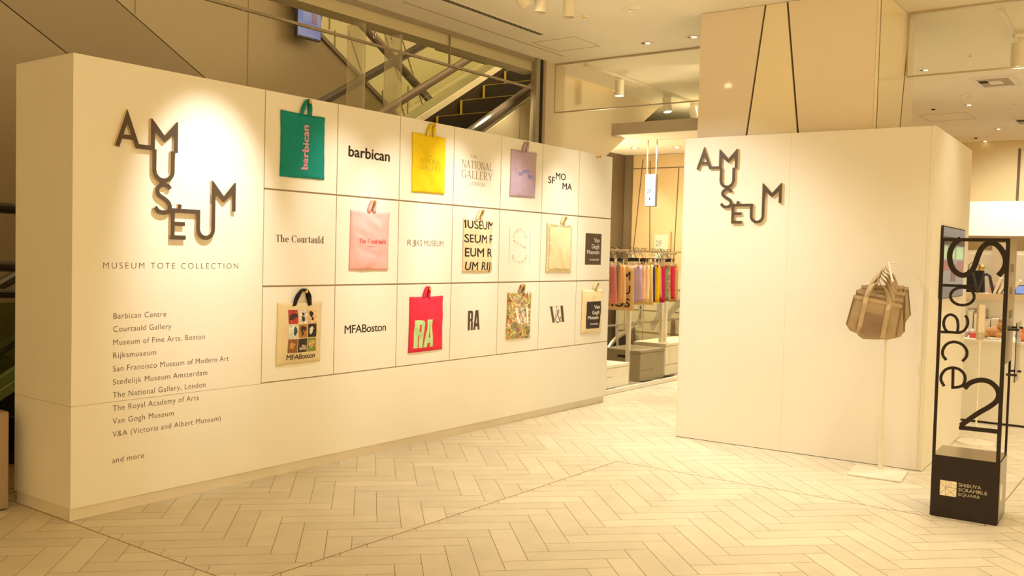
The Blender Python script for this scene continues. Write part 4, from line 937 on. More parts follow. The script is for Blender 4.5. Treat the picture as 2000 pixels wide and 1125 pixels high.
# ------------------------------------------------------------------ window line and escalator void behind the partition
M_bulk = mat('bulkhead_beige', (.66, .58, .42), .7, var=.02, scale=2)
M_grey = mat('grey_cladding_panel', (.155, .112, .068), .38, var=.02, scale=1.5)
M_cladb = mat('beige_cladding_panel', (.72, .62, .44), .45, var=.015, scale=2)
M_fram = mat('window_frame_metal', (.40, .35, .26), .4, .4)
M_pale = mat('pale_green_wall', (.42, .40, .26), .4, var=.03, scale=1.2)
bm = nb(); box(bm, -9, 5.29, .83, 1.02, 3.275, ZC+.25); struct('trim_3', bm, M_bulk, FL)
WN = thing('window_1', 'x', 'x', at(FL, 0, .8, 0)); del WN['label']; del WN['category']; WN['kind'] = 'structure'
for a, b in ((-6, -2.2), (-2.2, 1.0), (1.0, 3.855), (3.861, 5.165)): link('pane', box(nb(), a+.004, b-.004, -.005, .005, .02, 3.082), M_glass, WN)
for a, b in ((-6, -2.2), (-2.2, 3.853), (3.865, 5.165)): link('pane', box(nb(), a+.004, b-.004, -.005, .005, 3.108, 3.36), M_glass, WN)
link('transom', box(nb(), -6, 5.166, -.010, .010, 3.085, 3.105), M_fram, WN)
link('head_rail', box(nb(), -6, 5.166, -.014, .014, 3.362, ZC-.001), M_fram, WN)
link('mullion', box(nb(), 3.854, 3.864, -.010, .010, 3.1055, 3.3615), M_fram, WN)
link('end_post', box(nb(), 5.170, 5.232, -.03, .03, 0, ZC-.001), M_fram, WN); link('end_post_gap', box(nb(), 5.2325, 5.292, -.02, .03, 0, ZC-.001), M_dark, WN)
link('end_post', box(nb(), 5.2925, 5.34, -.03, .03, 0, ZC-.001), M_fram, WN)
bm = nb(); box(bm, 5.341, 5.70, .78, .96, 0, ZC-.001); struct('wall_left', bm, M_cladb, FL)
def fin_mat():
    m = mat('fin_glass', (.80, .74, .60), .15, var=.02); m.node_tree.nodes['Principled BSDF'].inputs['Alpha'].default_value = .30; return m
for u in (2.87, 3.30):
    bm = nb(); box(bm, u-.026, u+.026, .86, 1.04, .02, 3.27, .01); o = tag(link('glass_fin', bm, fin_mat(), None, FL), 'clear glass fin rising behind the partition, %s' % ('left one' if u < 3 else 'right one'), 'glass fin')
S30 = math.tan(math.radians(30))
def slab(bm, u0, u1, z0, h, v0, v1, up=1):
    """inclined 30 degree band starting at (u0, z0 bottom)"""
    k = S30*up; prism(bm, [(u0, z0), (u1, z0+(u1-u0)*k), (u1, z0+(u1-u0)*k+h), (u0, z0+h)], v0, v1); return bm
M_rub = mat('handrail_rubber', (.035, .025, .02), .35)
M_step = mat('escalator_step_dark', (.016, .011, .008), .5)
M_ylw = mat('step_edge_yellow', (.55, .42, .04), .6)
def rail(nm, par, u0, z0, u1, v, r=.035, m=M_rub):
    bm = nb(); tube(bm, [(u0, v, z0), (u1, v, z0+(u1-u0)*S30)], r, 10); return link(nm, bm, m, par)
EA = thing('escalator', 'escalator rising to the right behind the partition with yellow edged steps', 'escalator', FL)
zn = lambda u: 2.64+(u-4.56)*S30    # near handrail line at v 1.1
bm = nb(); tube(bm, [(1.2, 1.12, zn(1.2)-.04), (8.3, 1.12, zn(8.3)-.04)], .05, 12); link('handrail', bm, mat('near_handrail_brown', (.10, .075, .06), .22), EA)
prism(bm := nb(), [(2.0, zn(2.0)-.13), (6.0, zn(6.0)-.13), (8.4, zn(8.4)-.13), (11.5, zn(8.4)+.9), (11.5, 4.2), (8.97, 3.71), (7.09, 2.625), (5.2, 1.535), (2.6, .03), (1.4, .03)], 1.08, 1.16); link('side_cladding', bm, M_cladb, EA)
for u in (5.32, 6.0):
    link('cladding_joint', box(nb(), u, u+.006, 1.076, 1.0795, 2.0, zn(u)-.14), M_line2, EA)
zs = lambda u: 2.87+(u-4.99)*S30
link('skirt', slab(nb(), .6, 8.5, zs(.6)-.06, .07, 2.165, 2.215), mat('skirt_bright_metal', (.85, .80, .68), .35, .2), EA)
link('inner_deck', slab(nb(), .6, 8.5, zs(.6)-1.3, 1.235, 2.18, 2.21), mat('escalator_inner_brown', (.035, .022, .014), .5), EA)
link('balustrade_glass', slab(nb(), .6, 8.5, zs(.6)+.0105, .50, 2.20, 2.212), glass('balustrade_glass', (.95, .96, .90), .10), EA)
rail('handrail', EA, .6, 2.86+(.6-4.41)*S30-.03, 8.6, 2.2, .045, mat('far_handrail_brown', (.13, .095, .075), .3))
for i in range(22):
    u = 1.6+i*.405; z = 2.87+(u-5.22)*S30+.03
    link('step', box(nb(), u, u+.409, 1.20, 2.16, z-.235, z), M_step, EA)
    o = link('step_edge', box(nb(), u+.006, u+.03, 1.21, 2.15, z+.0005, z+.006), M_ylw, EA)
    link('step_edge', box(nb(), u+.006, u+.40, 2.125, 2.155, z+.0005, z+.006), M_ylw, EA); link('step_edge', box(nb(), u-.004, u-.0005, 2.12, 2.15, z-.2, z), M_ylw, EA)
link('underside', slab(nb(), 2.2, 8.6, 2.87+(2.2-5.22)*S30-.62, .30, 1.17, 2.16), M_step, EA)
EB = thing('escalator', 'second escalator behind, with a dark handrail over clear glass sides', 'escalator', FL)
rail('handrail', EB, 0, 3.07+(0-4.52)*S30-.03, 8.5, 3.2, .05)
link('balustrade_glass', slab(nb(), 0, 8.5, 3.07+(0-4.52)*S30-.70, .62, 3.19, 3.205), glass('balustrade_glass'), EB)
link('deck', slab(nb(), 0, 8.5, 3.07+(0-4.52)*S30-1.0, .22, 3.16, 3.24), M_pale, EB)
EC = thing('escalator', 'grey panelled underside of the descending escalator at upper left', 'escalator', FL)
# descending cladding: stacked inclined grey bands
zb = lambda u, d: 3.61-(u-1.58)*S30+d
for i, (d0, d1, m) in enumerate(((-3.2, -.006, M_grey), (.006, .905, mat('grey_cladding_mid', (.135, .097, .058), .4, var=.02, scale=1.5)), (.917, 2.62, mat('grey_cladding_light', (.20, .155, .10), .34, var=.02, scale=1.5)))):
    bm = nb(); u0, u1 = -6.0, 10.5
    prism(bm, [(u0, zb(u0, d0)), (u1, zb(u1, d0)), (u1, zb(u1, d1)), (u0, zb(u0, d1))], 4.2+i*.0, 4.34); link('cladding_band', bm, m, EC)
bm = nb()
link('band_gap', prism(nb(), [(-6, zb(-6, -.3)), (10.5, zb(10.5, -.3)), (10.5, zb(10.5, 2.4)), (-6, zb(-6, 2.4))], 4.345, 4.36), M_dark, EC)
link('lower_edge', prism(nb(), [(-6, zb(-6, 2.622)), (10.5, zb(10.5, 2.622)), (10.5, zb(10.5, 2.68)), (-6, zb(-6, 2.68))], 4.17, 4.36), mat('edge_trim_dark', (.12, .09, .07), .4), EC)
for u in (1.16, 2.9, 4.30): link('panel_joint', box(nb(), u, u+.008, 4.196, 4.1995, zb(u, .93 if u > 2 else -3.0), zb(u, 2.6 if u > 2 else -.02)), M_line, EC)
ED = thing('escalator', 'dark handrail of a descending escalator crossing behind the glass', 'escalator', FL)
bm = nb(); tube(bm, [(4.0, 3.6, 4.22+1.4*S30), (9.5, 3.6, 4.22-4.1*S30)], .055, 10); link('handrail', bm, mat('far_handrail_brown', (.13, .095, .075), .3), ED)
# far wall of the void with random panel joints
bm = nb(); box(bm, -6, 14, 6.0, 6.2, -3, 8); struct('wall_void', bm, M_pale, FL)
rnd = random.Random(3); bm = nb()
for i in range(46):
    u, z = rnd.uniform(5.5, 13), rnd.uniform(-.5, 6); a = rnd.choice((0, 90, 90, 62, 118, 12, 75)); L_ = rnd.uniform(.6, 1.8); du_, dz_ = math.cos(math.radians(a))*L_, math.sin(math.radians(a))*L_
    stroke(bm, [(u, z), (u+du_, z+dz_)], .018, 5.993, 5.9985)
struct('trim_4', bm, M_line, FL)
bm = nb(); box(bm, -6.2, -6.0, 1.2, 6.2, -3, 8); struct('wall_void_end', bm, M_grey, FL)
bm = nb(); box(bm, -8.2, -8.0, -6, 1.19, 0, ZC-.001); struct('wall_light_block', bm, M_cladb, FL)  # unseen wall added to block world light from the left
bm = nb(); box(bm, -6, 14, 1.05, 6.2, 7.0, 7.2); struct('ceiling_void', bm, M_ceil, FL)
# steel lamp boxes and chains under the beam
for x, y, w, lab in ((862, 85, .42, 'slim bronze ceiling box hanging under the beam, left'), (908, 104, .40, 'slim bronze ceiling box hanging under the beam, right')):
    p = onp(FL, 1.35, x, y); o = tag(link('ceiling_box', box(nb(), -w, w, -.05, .05, -.04, .04, .004), mat('bronze_box', (.36, .29, .19), .4), None, at(FL, p.x, 1.35, p.z)), lab, 'ceiling box')
for x, y, lab in ((732, 57, 'short hanging chain under the beam, left one'), (765, 65, 'short hanging chain under the beam, right one')):
    p = onp(FL, 1.3, x, y); bm = nb()
    for k in range(5):
        ring = [(math.cos(t)*.012 if k % 2 else 0, 0 if k % 2 else math.cos(t)*.012, -.028*k+math.sin(t)*.020) for t in [2*math.pi*i/10 for i in range(11)]]; tube(bm, ring, .004, 6, False)
    tag(link('chain', bm, M_steel, None, at(FL, p.x, 1.3, p.z+.05)), lab, 'chain')
# bluish screen high in the void
q = [onp(FL, 4.0, *p) for p in ((583, -30), (627, -20), (627, 55), (583, 2))]
DS = thing('digital_screen', 'bluish lit poster screen high behind the glass at the top edge', 'screen', FL)
u0, u1, z0, z1 = q[0].x, q[1].x, 3.95, 4.85
link('casing', box(nb(), u0-.01, u1+.01, 4.0, 4.05, z0-.02, z1), M_blackp, DS)
link('display', box(nb(), u0, u1, 3.995, 3.9995, z0, z1), emis('poster_blue', '7f86b8', .55), DS)
for a, b, c, d, h in ((.62, .82, .18, .32, 'a06a70'), (.2, .5, .2, .4, '9aa0c4'), (.3, .7, .55, .7, '8a86b4')):
    link('screen_picture', box(nb(), u0+a*(u1-u0), u0+b*(u1-u0), 3.990, 3.9945, z0+c*.9, z0+d*.9), emis('poster_'+h, h, .5), DS)
# left edge: bollard cabinet and foot of another escalator
p = hitp(0, 1000, V((0, 0, 0)), V((0, 0, 1)))
bm = nb(); box(bm, -.40, 0, 0, .29, .006, .53, .006); o = thing('floor_cabinet', 'brownish metal floor cabinet cut by the left picture edge', 'cabinet', FL @ Matrix.Translation((-.087, .468, 0)))
link('body', bm, mat('bronze_sheet', (.36, .26, .17), .35, .3), o); link('dark_base', box(nb(), -.39, -.01, .01, .28, 0, .0058), M_dark, o)
EF = thing('escalator', 'lower escalator foot with dark handrails beyond the left partition end', 'escalator', FL)
for k, (zz, v, r) in enumerate(((1.52, 1.3, .035), (1.16, 1.45, .035), (.98, 1.6, .03))):
    bm = nb(); tube(bm, spline([(-1.6, v, zz-.42), (-1.1, v, zz-.24), (-.6, v, zz), (.0, v, zz+.12), (.8, v, zz+.1)], 6), r, 10); link('handrail', bm, M_rub, EF)
link('balustrade_glass', box(nb(), -1.6, .9, 1.44, 1.452, .1, 1.05), glass('green_glass', (.58, .66, .48), .25), EF)
link('skirt', box(nb(), -1.6, .9, 1.50, 1.56, .0, .30), M_step, EF)
# ------------------------------------------------------------------ view between partition and booth
M_wood = mat('tan_wood_wall', (.62, .45, .24), .4, var=.03, scale=3, stretch=(1, 1, .2), coat=.15)
bm = nb(); box(bm, 9.3, 9.42, -2.2, 2.02, 0, 2.88); struct('wall_wood', bm, M_wood, FL)
bm = nb(); box(bm, 9.61, 9.7, -.9, 2.5, 2.9, ZC-.001); box(bm, 7.2, 9.7, 2.41, 2.5, 2.9, ZC-.001); struct('wall_upper', bm, M_ceil, FL)
def wz(x, y): p = onp(FL, 9.3, x, y, 0); return p.y, p.z
bm = nb()
for a, b in (((1256, 312), (1237, 490)), ((1270, 314), (1269, 490)), ((1326, 328), (1316, 505)), ((1208, 331), (1336, 327))):
    (ya, za), (yb, zb_) = wz(*a), wz(*b); w = .007
    if abs(za-zb_) < .2: pts = [(ya, za-w), (yb, za-w), (yb, za+w), (ya, za+w)]
    else: pts = [(ya-w, za), (ya+w, za), (yb+w, zb_), (yb-w, zb_)]
    vprism(bm, pts, 9.296, 9.2995)
struct('trim_5', bm, M_line, FL)
bm = nb(); box(bm, 7.9, 9.5, 2.03, 2.2, 0, 2.90); box(bm, 9.22, 9.295, 1.93, 2.025, 0, 2.88); struct('wall_grey_return', bm, M_grey, FL)
bm = nb(); box(bm, 7.25, 9.6, -1.3, 2.4, 2.885, 3.02); struct('ceiling_lower', bm, M_ceil, FL)
bm = nb(); box(bm, 7.20, 7.2495, -1.3, 2.4, 2.883, 3.02); struct('trim_6', bm, mat('fascia_taupe', (.42, .35, .25), .6), FL)
for x, y, lab in ((1240, 289, 'small downlight in the lower ceiling beside the hanging floor sign'), (1322, 287, 'small downlight in the lower ceiling at the booth edge')):
    p = hitp(x, y, V((0, 0, 2.885)), V((0, 0, 1))); o = thing('downlight', lab, 'ceiling light', at(FW, p.x, p.y, 2.885))
    link('trim_ring', lathe(nb(), [(.06, -.0005), (.06, -.004), (.05, -.006)], 20), M_chrome, o); link('lens', lathe(nb(), [(.03, -.0085), (.03, -.006)], 16), M_emit2, o)
# hanging floor sign
p = onp(FL, 7.78, 1271, 340, 0); HS = thing('hanging_sign', 'narrow white lit hanging sign reading 2F on two rods', 'sign', FL @ Matrix.Translation((7.78, p.y, 2.06)))
link('casing', box(nb(), .0, .05, -.075, .075, 0, .40, .004), mat('sign_grey_edge', (.45, .43, .42), .4), HS)
link('display', box(nb(), -.003, -.0005, -.069, .069, .008, .392), emis('sign_white', 'e6ecf2', 1.15), HS)
M_sgt = mat('sign_grey_print', (.20, .20, .21), .6)
def vtext(s, y0, y1, z0, z1, x, par, m, nm='lettering', bold=0):
    t = fit(text_bm(s, bold=bold), y0, y1, z0, z1)
    for v in t.verts: v.co = V((x, -v.co.x, v.co.z))
    return link(nm, t, m, par)
vtext('2F', -.045, .018, .165, .215, -.004, HS, M_sgt); vtext('<', -.050, -.036, .085, .105, -.004, HS, M_sgt)
bm = nb(); box(bm, -.0045, -.0032, -.006, .012, .083, .107); link('pictogram', bm, M_sgt, HS)
for dy in (-.062, .062): link('hanging_rod', box(nb(), .018, .03, dy-.006, dy+.006, .4002, .8245), M_barf, HS)
# framed floor map on the wood wall
(y0, z0), (y1, z1) = wz(1278, 452), wz(1312, 452); MP = thing('floor_map', 'framed pale floor map panel marked 2F on the tan wall', 'sign', FL @ Matrix.Translation((9.3, (y0+y1)/2, .85)))
w = abs(y0-y1)/2; link('frame', box(nb(), -.04, -.001, -w, w, 0, .95, .004), M_wood, MP); link('panel', box(nb(), -.044, -.0405, -w+.03, w-.03, .03, .90), mat('map_pale_green', (.55, .58, .45), .4), MP)
vtext('2F', -w+.05, -w+.15, .74, .82, -.0452, MP, M_sgt)
bm = nb()
for k in range(6): box(bm, -.0455, -.0442, -.06+.02*k, -.045+.02*k, .45+.02*(k % 3), .6)
link('plan_print', bm, mat('map_line_grey', (.35, .37, .30), .6), MP)
# glass railing, escalator foot and large curved letters seen through it
GR = thing('glass_railing', 'glass railing with brown posts and pale grey curved lettering behind the clothes rail', 'railing', FL)
link('pane', box(nb(), 5.75, 7.38, .935, .945, .06, 1.22), M_glass, GR); link('pane', box(nb(), 7.42, 8.85, .935, .945, .06, 1.22), M_glass, GR)
link('top_rail', box(nb(), 5.75, 9.2, .915, .93, .605, .625), M_fram, GR)
for x in (1233, 1315):
    p = onp(FL, 1.02, x, 660); link('post', box(nb(), p.x-.05, p.x+.05, 1.0, 1.04, .1, .62), mat('brown_post', (.22, .14, .09), .4), GR)
GL = mat('frosted_letter_grey', (.42, .40, .34), .6)
for pts, w in (([(1252, 596), (1251, 615), (1243, 630), (1228, 641)], .06), ([(1250, 596), (1250, 640)], .08), ([(1287, 592), (1287, 612), (1280, 628), (1272, 640)], .12), ([(1330, 589), (1318, 600), (1308, 612), (1303, 622)], .11), ([(1205, 590), (1206, 680)], .05)):
    q = [onp(FL, .932, *a) for a in pts]; link('big_letter_stroke', stroke(nb(), spline([(a.x, a.z) for a in q], 5) if len(q) > 2 else [(a.x, a.z) for a in q], w, .9305, .9335), GL, GR)
EG = thing('escalator', 'dark escalator foot behind the storage boxes', 'escalator', FL)
q = [onp(FL, 1.6, *a) for a in ((1180, 700), (1190, 676), (1206, 660), (1226, 650), (1262, 652), (1296, 606), (1300, 604), (1250, 696), (1240, 712))]
link('truss', prism(nb(), [(a.x, a.z) for a in q], 1.6, 1.66), M_step, EG)
q = [onp(FL, 1.58, *a) for a in ((1183, 690), (1196, 668), (1216, 652), (1240, 646))]; bm = nb(); tube(bm, spline([(a.x, 1.58, a.z) for a in q], 5), .03, 8); link('handrail', bm, M_steel, EG)
q = [onp(FL, 1.58, *a) for a in ((1297, 604), (1243, 690))]; bm = nb(); tube(bm, [(a.x, 1.58, a.z) for a in q], .022, 8); link('skirt', bm, M_chrome, EG)
bm = nb(); box(bm, 8.9, 8.98, -2.2, 1.92, -.04, 1.22); struct('wall_tiled', bm, mat('pale_tile', (.62, .57, .40), .3), FL)
bm = nb()
for k in range(14): box(bm, 8.893, 8.899, -2.0+k*.29, -1.99+k*.29, -.04, 1.22)
for k in range(4): box(bm, 8.893, 8.899, -2.2, 1.92, .1+k*.3, .11+k*.3)
struct('trim_8', bm, M_line2, FL)
bm = nb(); box(bm, 5.7, 12, 1.0, 5.2, -.3, -.05); struct('floor_lower', bm, mat('void_floor', (.45, .38, .26), .4), FL)
# ------------------------------------------------------------------ clothes rail with totes
RK = thing('clothes_rail', 'long chrome clothes rail with white posts full of folded totes', 'clothes rail', FL)
RV, RZ = .32, 1.50
bm = nb(); tube(bm, [(5.3, RV, RZ), (8.4, RV, RZ)], .013, 12); link('rail', bm, M_chrome, RK)
for x in (1226,):
    p = onp(FL, .45, x, 700); link('post', box(nb(), p.x-.02, p.x+.02, .43, .47, .045, RZ-.016), M_cream, RK)
for x in (1289, 1297):
    p = onp(FL, .5, x, 700); link('post', box(nb(), p.x-.018, p.x+.018, .48, .52, .045, RZ-.016), M_cream, RK)
bm = nb(); box(bm, 5.3, 8.6, .22, .26, .004, .045); box(bm, 5.3, 8.6, .80, .84, .004, .045); link('base_bar', bm, M_cream, RK)
for u in (5.45, 6.62, 7.65, 8.5): link('base_bar', box(nb(), u-.02, u+.02, .2605, .7995, .006, .043), M_cream, RK)
for u in (6.62, 7.5): link('rail_arm', box(nb(), u-.01, u+.01, RV+.0, .50, RZ-.028, RZ-.0135), M_cream, RK)
BAGS = [  # right edge px, bottom px, colour, label, half width, print
    (1192, 593, '8a5a40', 'dark flowered tote on the rail, leftmost and half hidden by the partition', .16, 'flor'), (1205, 596, 'd8807c', 'salmon pink tote on the rail next to the partition edge', .15, 'sm'),
    (1209, 590, '6f6a64', 'narrow grey tote edge on the rail beside the salmon one', .14, ''), (1217, 594, 'e2a060', 'light orange tote on the rail', .14, ''), (1223, 594, 'e8bf86', 'sandy beige tote on the rail left of the big lettered one', .14, ''),
    (1240, 608, 'd8b078', 'large natural tote on the rail with big black letters M U S', .20, 'mus'), (1256, 590, 'b8a0b4', 'shiny lilac tote on the rail', .15, ''), (1262, 589, 'f0b496', 'peach tote on the rail right of the lilac one', .13, ''),
    (1270, 591, 'e4c890', 'pale cream tote on the rail right of the peach one', .13, ''), (1277, 597, 'd9b878', 'cream tote on the rail with small upright lettering', .14, 'edge'), (1281, 590, '3a2a50', 'narrow navy tote edge on the rail left of the yellow one', .13, ''),
    (1290, 591, 'e8b818', 'yellow tote on the rail', .13, ''), (1293, 580, 'd8a25c', 'short tan tote on the rail right of the yellow one', .12, ''), (1298, 590, 'b42058', 'magenta tote on the rail', .13, ''), (1301, 590, 'c02830', 'red tote with navy edge on the rail', .13, ''),
    (1305, 588, '8a8a68', 'sage green striped tote edge on the rail', .12, ''), (1310, 586, '6a5a38', 'dark leafy patterned tote on the rail', .12, 'flor'), (1320, 583, 'd03040', 'crimson tote on the rail near the booth edge', .13, ''), (1326, 588, 'c8a068', 'natural tote with a black corner print on the rail, rightmost', .14, '')]
gdir = FL.to_3x3() @ V((1, 0, 0))
def u_for(xr, hw):
    lo, hi = 5.2, 9.5
    for _ in range(40):
        m_ = (lo+hi)/2; P = FL @ V((m_, RV-hw, 1.3)); d = P-CAM; X = 1000+F_PX*d.dot(rt)/d.dot(fw)
        if X < xr: lo = m_
        else: hi = m_
    return (lo+hi)/2
HANG = []
for i, (xr, yb, colr, lab, hw, kind) in enumerate(BAGS):
    u = u_for(xr, hw); P = FL @ V((u, RV-hw, 1.3)); dep = (P-CAM).dot(fw); zb_ = CAM_H-(yb-501)/F_PX*dep; zt_ = 1.345; h = zt_-zb_
    o = thing('tote_bag', lab, 'tote bag', at(FL, u, RV, zb_), 'folded totes clipped along the clothes rail')
    bm = nb(); nx, nz = 8, 10; rows = []
    for s in (1, -1):
        L_ = []
        for j in range(nz+1):
            r_ = []
            for k in range(nx+1):
                a, b = k/nx, j/nz; w_ = hw*(1-.10*b)*(1+.04*math.sin(i*2.1)*(1-b)); y = -w_+2*w_*a
                x = s*(.006+.010*math.sin(math.pi*a)*math.sin(math.pi*min(1, b*.9+.1))) + .012*noise.noise(V((a*3, b*2.5, i*3.3)))*(1-b*.6) + (1-b)*.01*math.sin(i*1.7)
                r_.append(bm.verts.new((x, y, h*b-.006*math.cos(a*3+i))))
            L_.append(r_)
        rows.append(L_)
    A_, B_ = rows
    for j in range(nz):
        for k in range(nx): bm.faces.new((A_[j][k], A_[j][k+1], A_[j+1][k+1], A_[j+1][k])); bm.faces.new((B_[j][k], B_[j+1][k], B_[j+1][k+1], B_[j][k+1]))
    for j in range(nz):
        for k in (0, nx): bm.faces.new((A_[j][k], A_[j+1][k], B_[j+1][k], B_[j][k]))
    for k in range(nx): bm.faces.new((A_[0][k], A_[0][k+1], B_[0][k+1], B_[0][k])); bm.faces.new((A_[nz][k], B_[nz][k], B_[nz][k+1], A_[nz][k+1]))
    m = M_floral if kind == 'flor' else fabric('rail_'+colr, hexc(colr)); link('body', bm, m, o, smooth=True)
    def btxt(s, y0, y1, z0, z1, rot=0, bold=.02):   # faces the near end of the rail (-x)
        t = fit(text_bm(s, bold=bold), y0, y1, z0, z1, rot=rot)
        x_ = [v.co.x for v in t.verts]
        for v in t.verts: v.co = V((-.030, -v.co.x, v.co.z))
        link('print', t, M_ktext, o)
    if kind == 'mus':
        btxt('M', .085, .165, h*.66, h*.86); btxt('U', .085, .17, h*.36, h*.55); btxt('MUS', -.14, .17, h*.07, h*.26); 
    if kind == 'sm': btxt('M', .04, .085, h*.46, h*.53)
    if kind == 'edge': btxt('STEDELIJK MUSEUM', .085, .11, .05, h-.02, rot=90, bold=0)
    HANG.append((i, u, lab))
blk = {1: 1193, 3: 1206, 5: 1232, 6: 1248, 7: 1255, 9: 1273, 15: 1304, 16: 1314, 18: 1328}
for i, u, lab in HANG:
    black = i in blk; m = M_blackp if black else M_chrome
    nm = lab.split(' on the rail')[0]
    o = thing('clip_hanger', ('black clip hanger holding the ' if black else 'chrome clip hanger holding the ')+nm, 'hanger', at(FL, u, RV, RZ), 'clip hangers on the clothes rail')
    bm = nb(); tube(bm, [(0, -.028, .004), (0, -.026, .022), (0, -.010, .034), (0, .012, .030), (0, .022, .012), (0, .022, -.03), (0, 0, -.055), (0, 0, -.075)], .0035 if black else .0025, 6); link('hook', bm, m, o)
    link('bar', box(nb(), -.005, .005, -.035, .035, -.115, -.0755, .002) if black else box(nb(), -.003, .003, -.12, .12, -.085, -.0755), m, o)
    for s in (-1, 1):
        if black: bm = nb(); tube(bm, [(0, s*.03, -.113), (0, s*.10, -.135)], .003, 6); link('wire', bm, M_chrome, o)
        link('clip', box(nb(), -.012, .012, s*.10-.012, s*.10+.012, -.172, -.1335 if black else -.0855, .002), M_chrome, o)
# storage boxes under the rail
def sbox(lab, u0, u1, v0, v1, z0, z1, m, slit=True):
    o = thing('storage_box', lab, 'box', FL @ Matrix.Translation(((u0+u1)/2, (v0+v1)/2, z0))); a, b, h = (u1-u0)/2, (v1-v0)/2, z1-z0
    link('body', box(nb(), -a, a, -b, b, 0, h-.03, .003), m, o); link('lid', box(nb(), -a-.004, a+.004, -b-.004, b+.004, h-.0295, h, .003), m, o)
    if slit:
        link('handle_slot', box(nb(), -a-.002, -a+.004, -.05, .05, h-.09, h-.06), M_dark, o); link('seam', box(nb(), -a-.0012, a*.2, -b-.0012, -b+.002, .12, .124), M_line, o)
    return o
p0 = onp(FL, .28, 1227, 760); p1 = onp(FL, .28, 1227, 708)
sbox('white storage box under the rail half hidden by the partition', 5.46, p0.x, .28, .76, .046, p1.z, mat('white_card', (.80, .74, .60), .6))
q0 = onp(FL, .30, 1249, 748); q1 = onp(FL, .30, 1296, 736); 
sbox('olive grey lidded storage box under the clothes rail', q0.x, q1.x, .30, .78, .046, .39, mat('olive_card', (.30, .25, .15), .55))
sbox('white lidded storage box at the booth edge under the rail', q1.x+.15, 8.45, .36, .78, .046, .42, mat('white_card', (.80, .74, .60), .6))
# ------------------------------------------------------------------ shop beyond the totem
M_tan = mat('tan_laminate', (.60, .46, .28), .5)
CT = thing('display_counter', 'long cream display counter behind the totem sign', 'counter', FL)
link('body', box(nb(), 6.86, 7.95, -6.6, -2.6, .02, .735), M_white2, CT); link('worktop', box(nb(), 6.85, 7.96, -6.61, -2.59, .7355, .76), M_white2, CT); link('dark_base', box(nb(), 6.868, 7.94, -6.59, -2.61, 0, .0195), M_dark, CT)
TI = thing('display_tier', 'raised tan backed shelf tier standing on the cream counter', 'shelf', FL)
link('body', box(nb(), 7.55, 7.94, -6.3, -2.7, .7605, 1.10), M_white2, TI); link('shelf_board', box(nb(), 7.50, 7.945, -6.3, -2.7, 1.1005, 1.165), M_tan, TI)
CB = thing('white_cabinet', 'tall white cabinet with a brass knob behind the counter', 'cabinet', FL)
link('body', box(nb(), 8.6, 9.1, -5.9, -2.6, 0, 1.60), M_white2, CB)
kp = onp(FL, 8.6, 1918, 523, 0); bm = nb(); lathe(bm, [(.014, 0), (.014, .012), (.030, .02), (.034, .034), (.02, .046)], 18)
for v in bm.verts: v.co = V((8.6-v.co.z-.0105, kp.y+v.co.x, kp.z+v.co.y))
d = link('door', box(nb(), 8.59, 8.5995, kp.y-.5, kp.y+.18, .1, 1.56), M_white2, CB); link('knob', bm, M_brass, d)
yA, yB = onp(FL, 8.5, 1937, 520, 0).y, onp(FL, 8.5, 1962, 520, 0).y
tag(link('display_board', box(nb(), 8.48, 8.53, min(yA, yB), max(yA, yB), 0, 1.68), mat('rosy_white_board', (.76, .68, .62), .5), None, FL), 'tall plain white board standing beside the cabinet knob', 'board')
bm = nb(); box(bm, 9.4, 9.5, -7.5, -2.2, 1.45, 1.78); struct('trim_9', bm, mat('brown_band', (.45, .33, .19), .5), FL)
def onu(u, x, y): p = onp(FL, u, x, y, 0); return p.y, p.z
def item(name, lab, cat, u, x, y, m, build, group=None):
    y_, z_ = onu(u, x, y); z_ = 1.1655 if u >= 7.54 and z_ < 1.4 else .7605 if u < 7.5 else z_; o = thing(name, lab, cat, FL @ Matrix.Translation((u, y_, z_)) @ Matrix.Rotation(-math.pi/2, 4, 'Z'), group); build(o); return o   # local x to the right, -y towards the viewer
M_paper = mat('paper_cream', (.72, .64, .50), .7); M_print = mat('printed_paper', (.48, .42, .34), .7, var=.5, scale=60)
# local: x right, y away from viewer
def blackbag(o):
    bm = nb(); prism(bm, [(-.10, 0), (.10, 0), (.085, .22), (-.085, .22)], -.05, .05); link('body', bm, fabric('black_canvas', (.02, .017, .015)), o)
    bm = nb(); ribbon(bm, [(-.05, -.02, .20), (-.045, -.02, .28), (0, -.02, .31), (.045, -.02, .28), (.05, -.02, .20)], [(0, 1, 0)]*5, .02); link('handle', bm, fabric('black_canvas', (.02, .017, .015)), o)
item('tote_bag', 'black canvas bag standing on the tan shelf tier', 'tote bag', 7.82, 1901, 568, None, blackbag)
def easel(o):
    for pts in ([(-.07, 0, 0), (-.02, 0, .17), (.0, 0, .19)], [(-.075, .02, .02), (-.13, .02, .24)], [(0, 0, .19), (.035, 0, .17), (.075, 0, 0)]):
        bm = nb(); tube(bm, pts, .014, 8); link('leg', bm, M_blackp, o)
item('display_easel', 'small black bent easel on the tan shelf tier', 'easel', 7.64, 1924, 566, None, easel)
def rack(o): link('back_frame', box(nb(), -.09, .09, .055, .065, 0, .26), mat('wire_grey', (.35, .29, .2), .5, .4), o); link('base_tray', box(nb(), -.09, .09, -.035, .0545, 0, .006), mat('wire_grey', (.35, .29, .2), .5, .4), o)
item('magazine_rack', 'small metal magazine rack holding upright folders on the counter', 'magazine rack', 7.40, 1909, 600, None, rack)
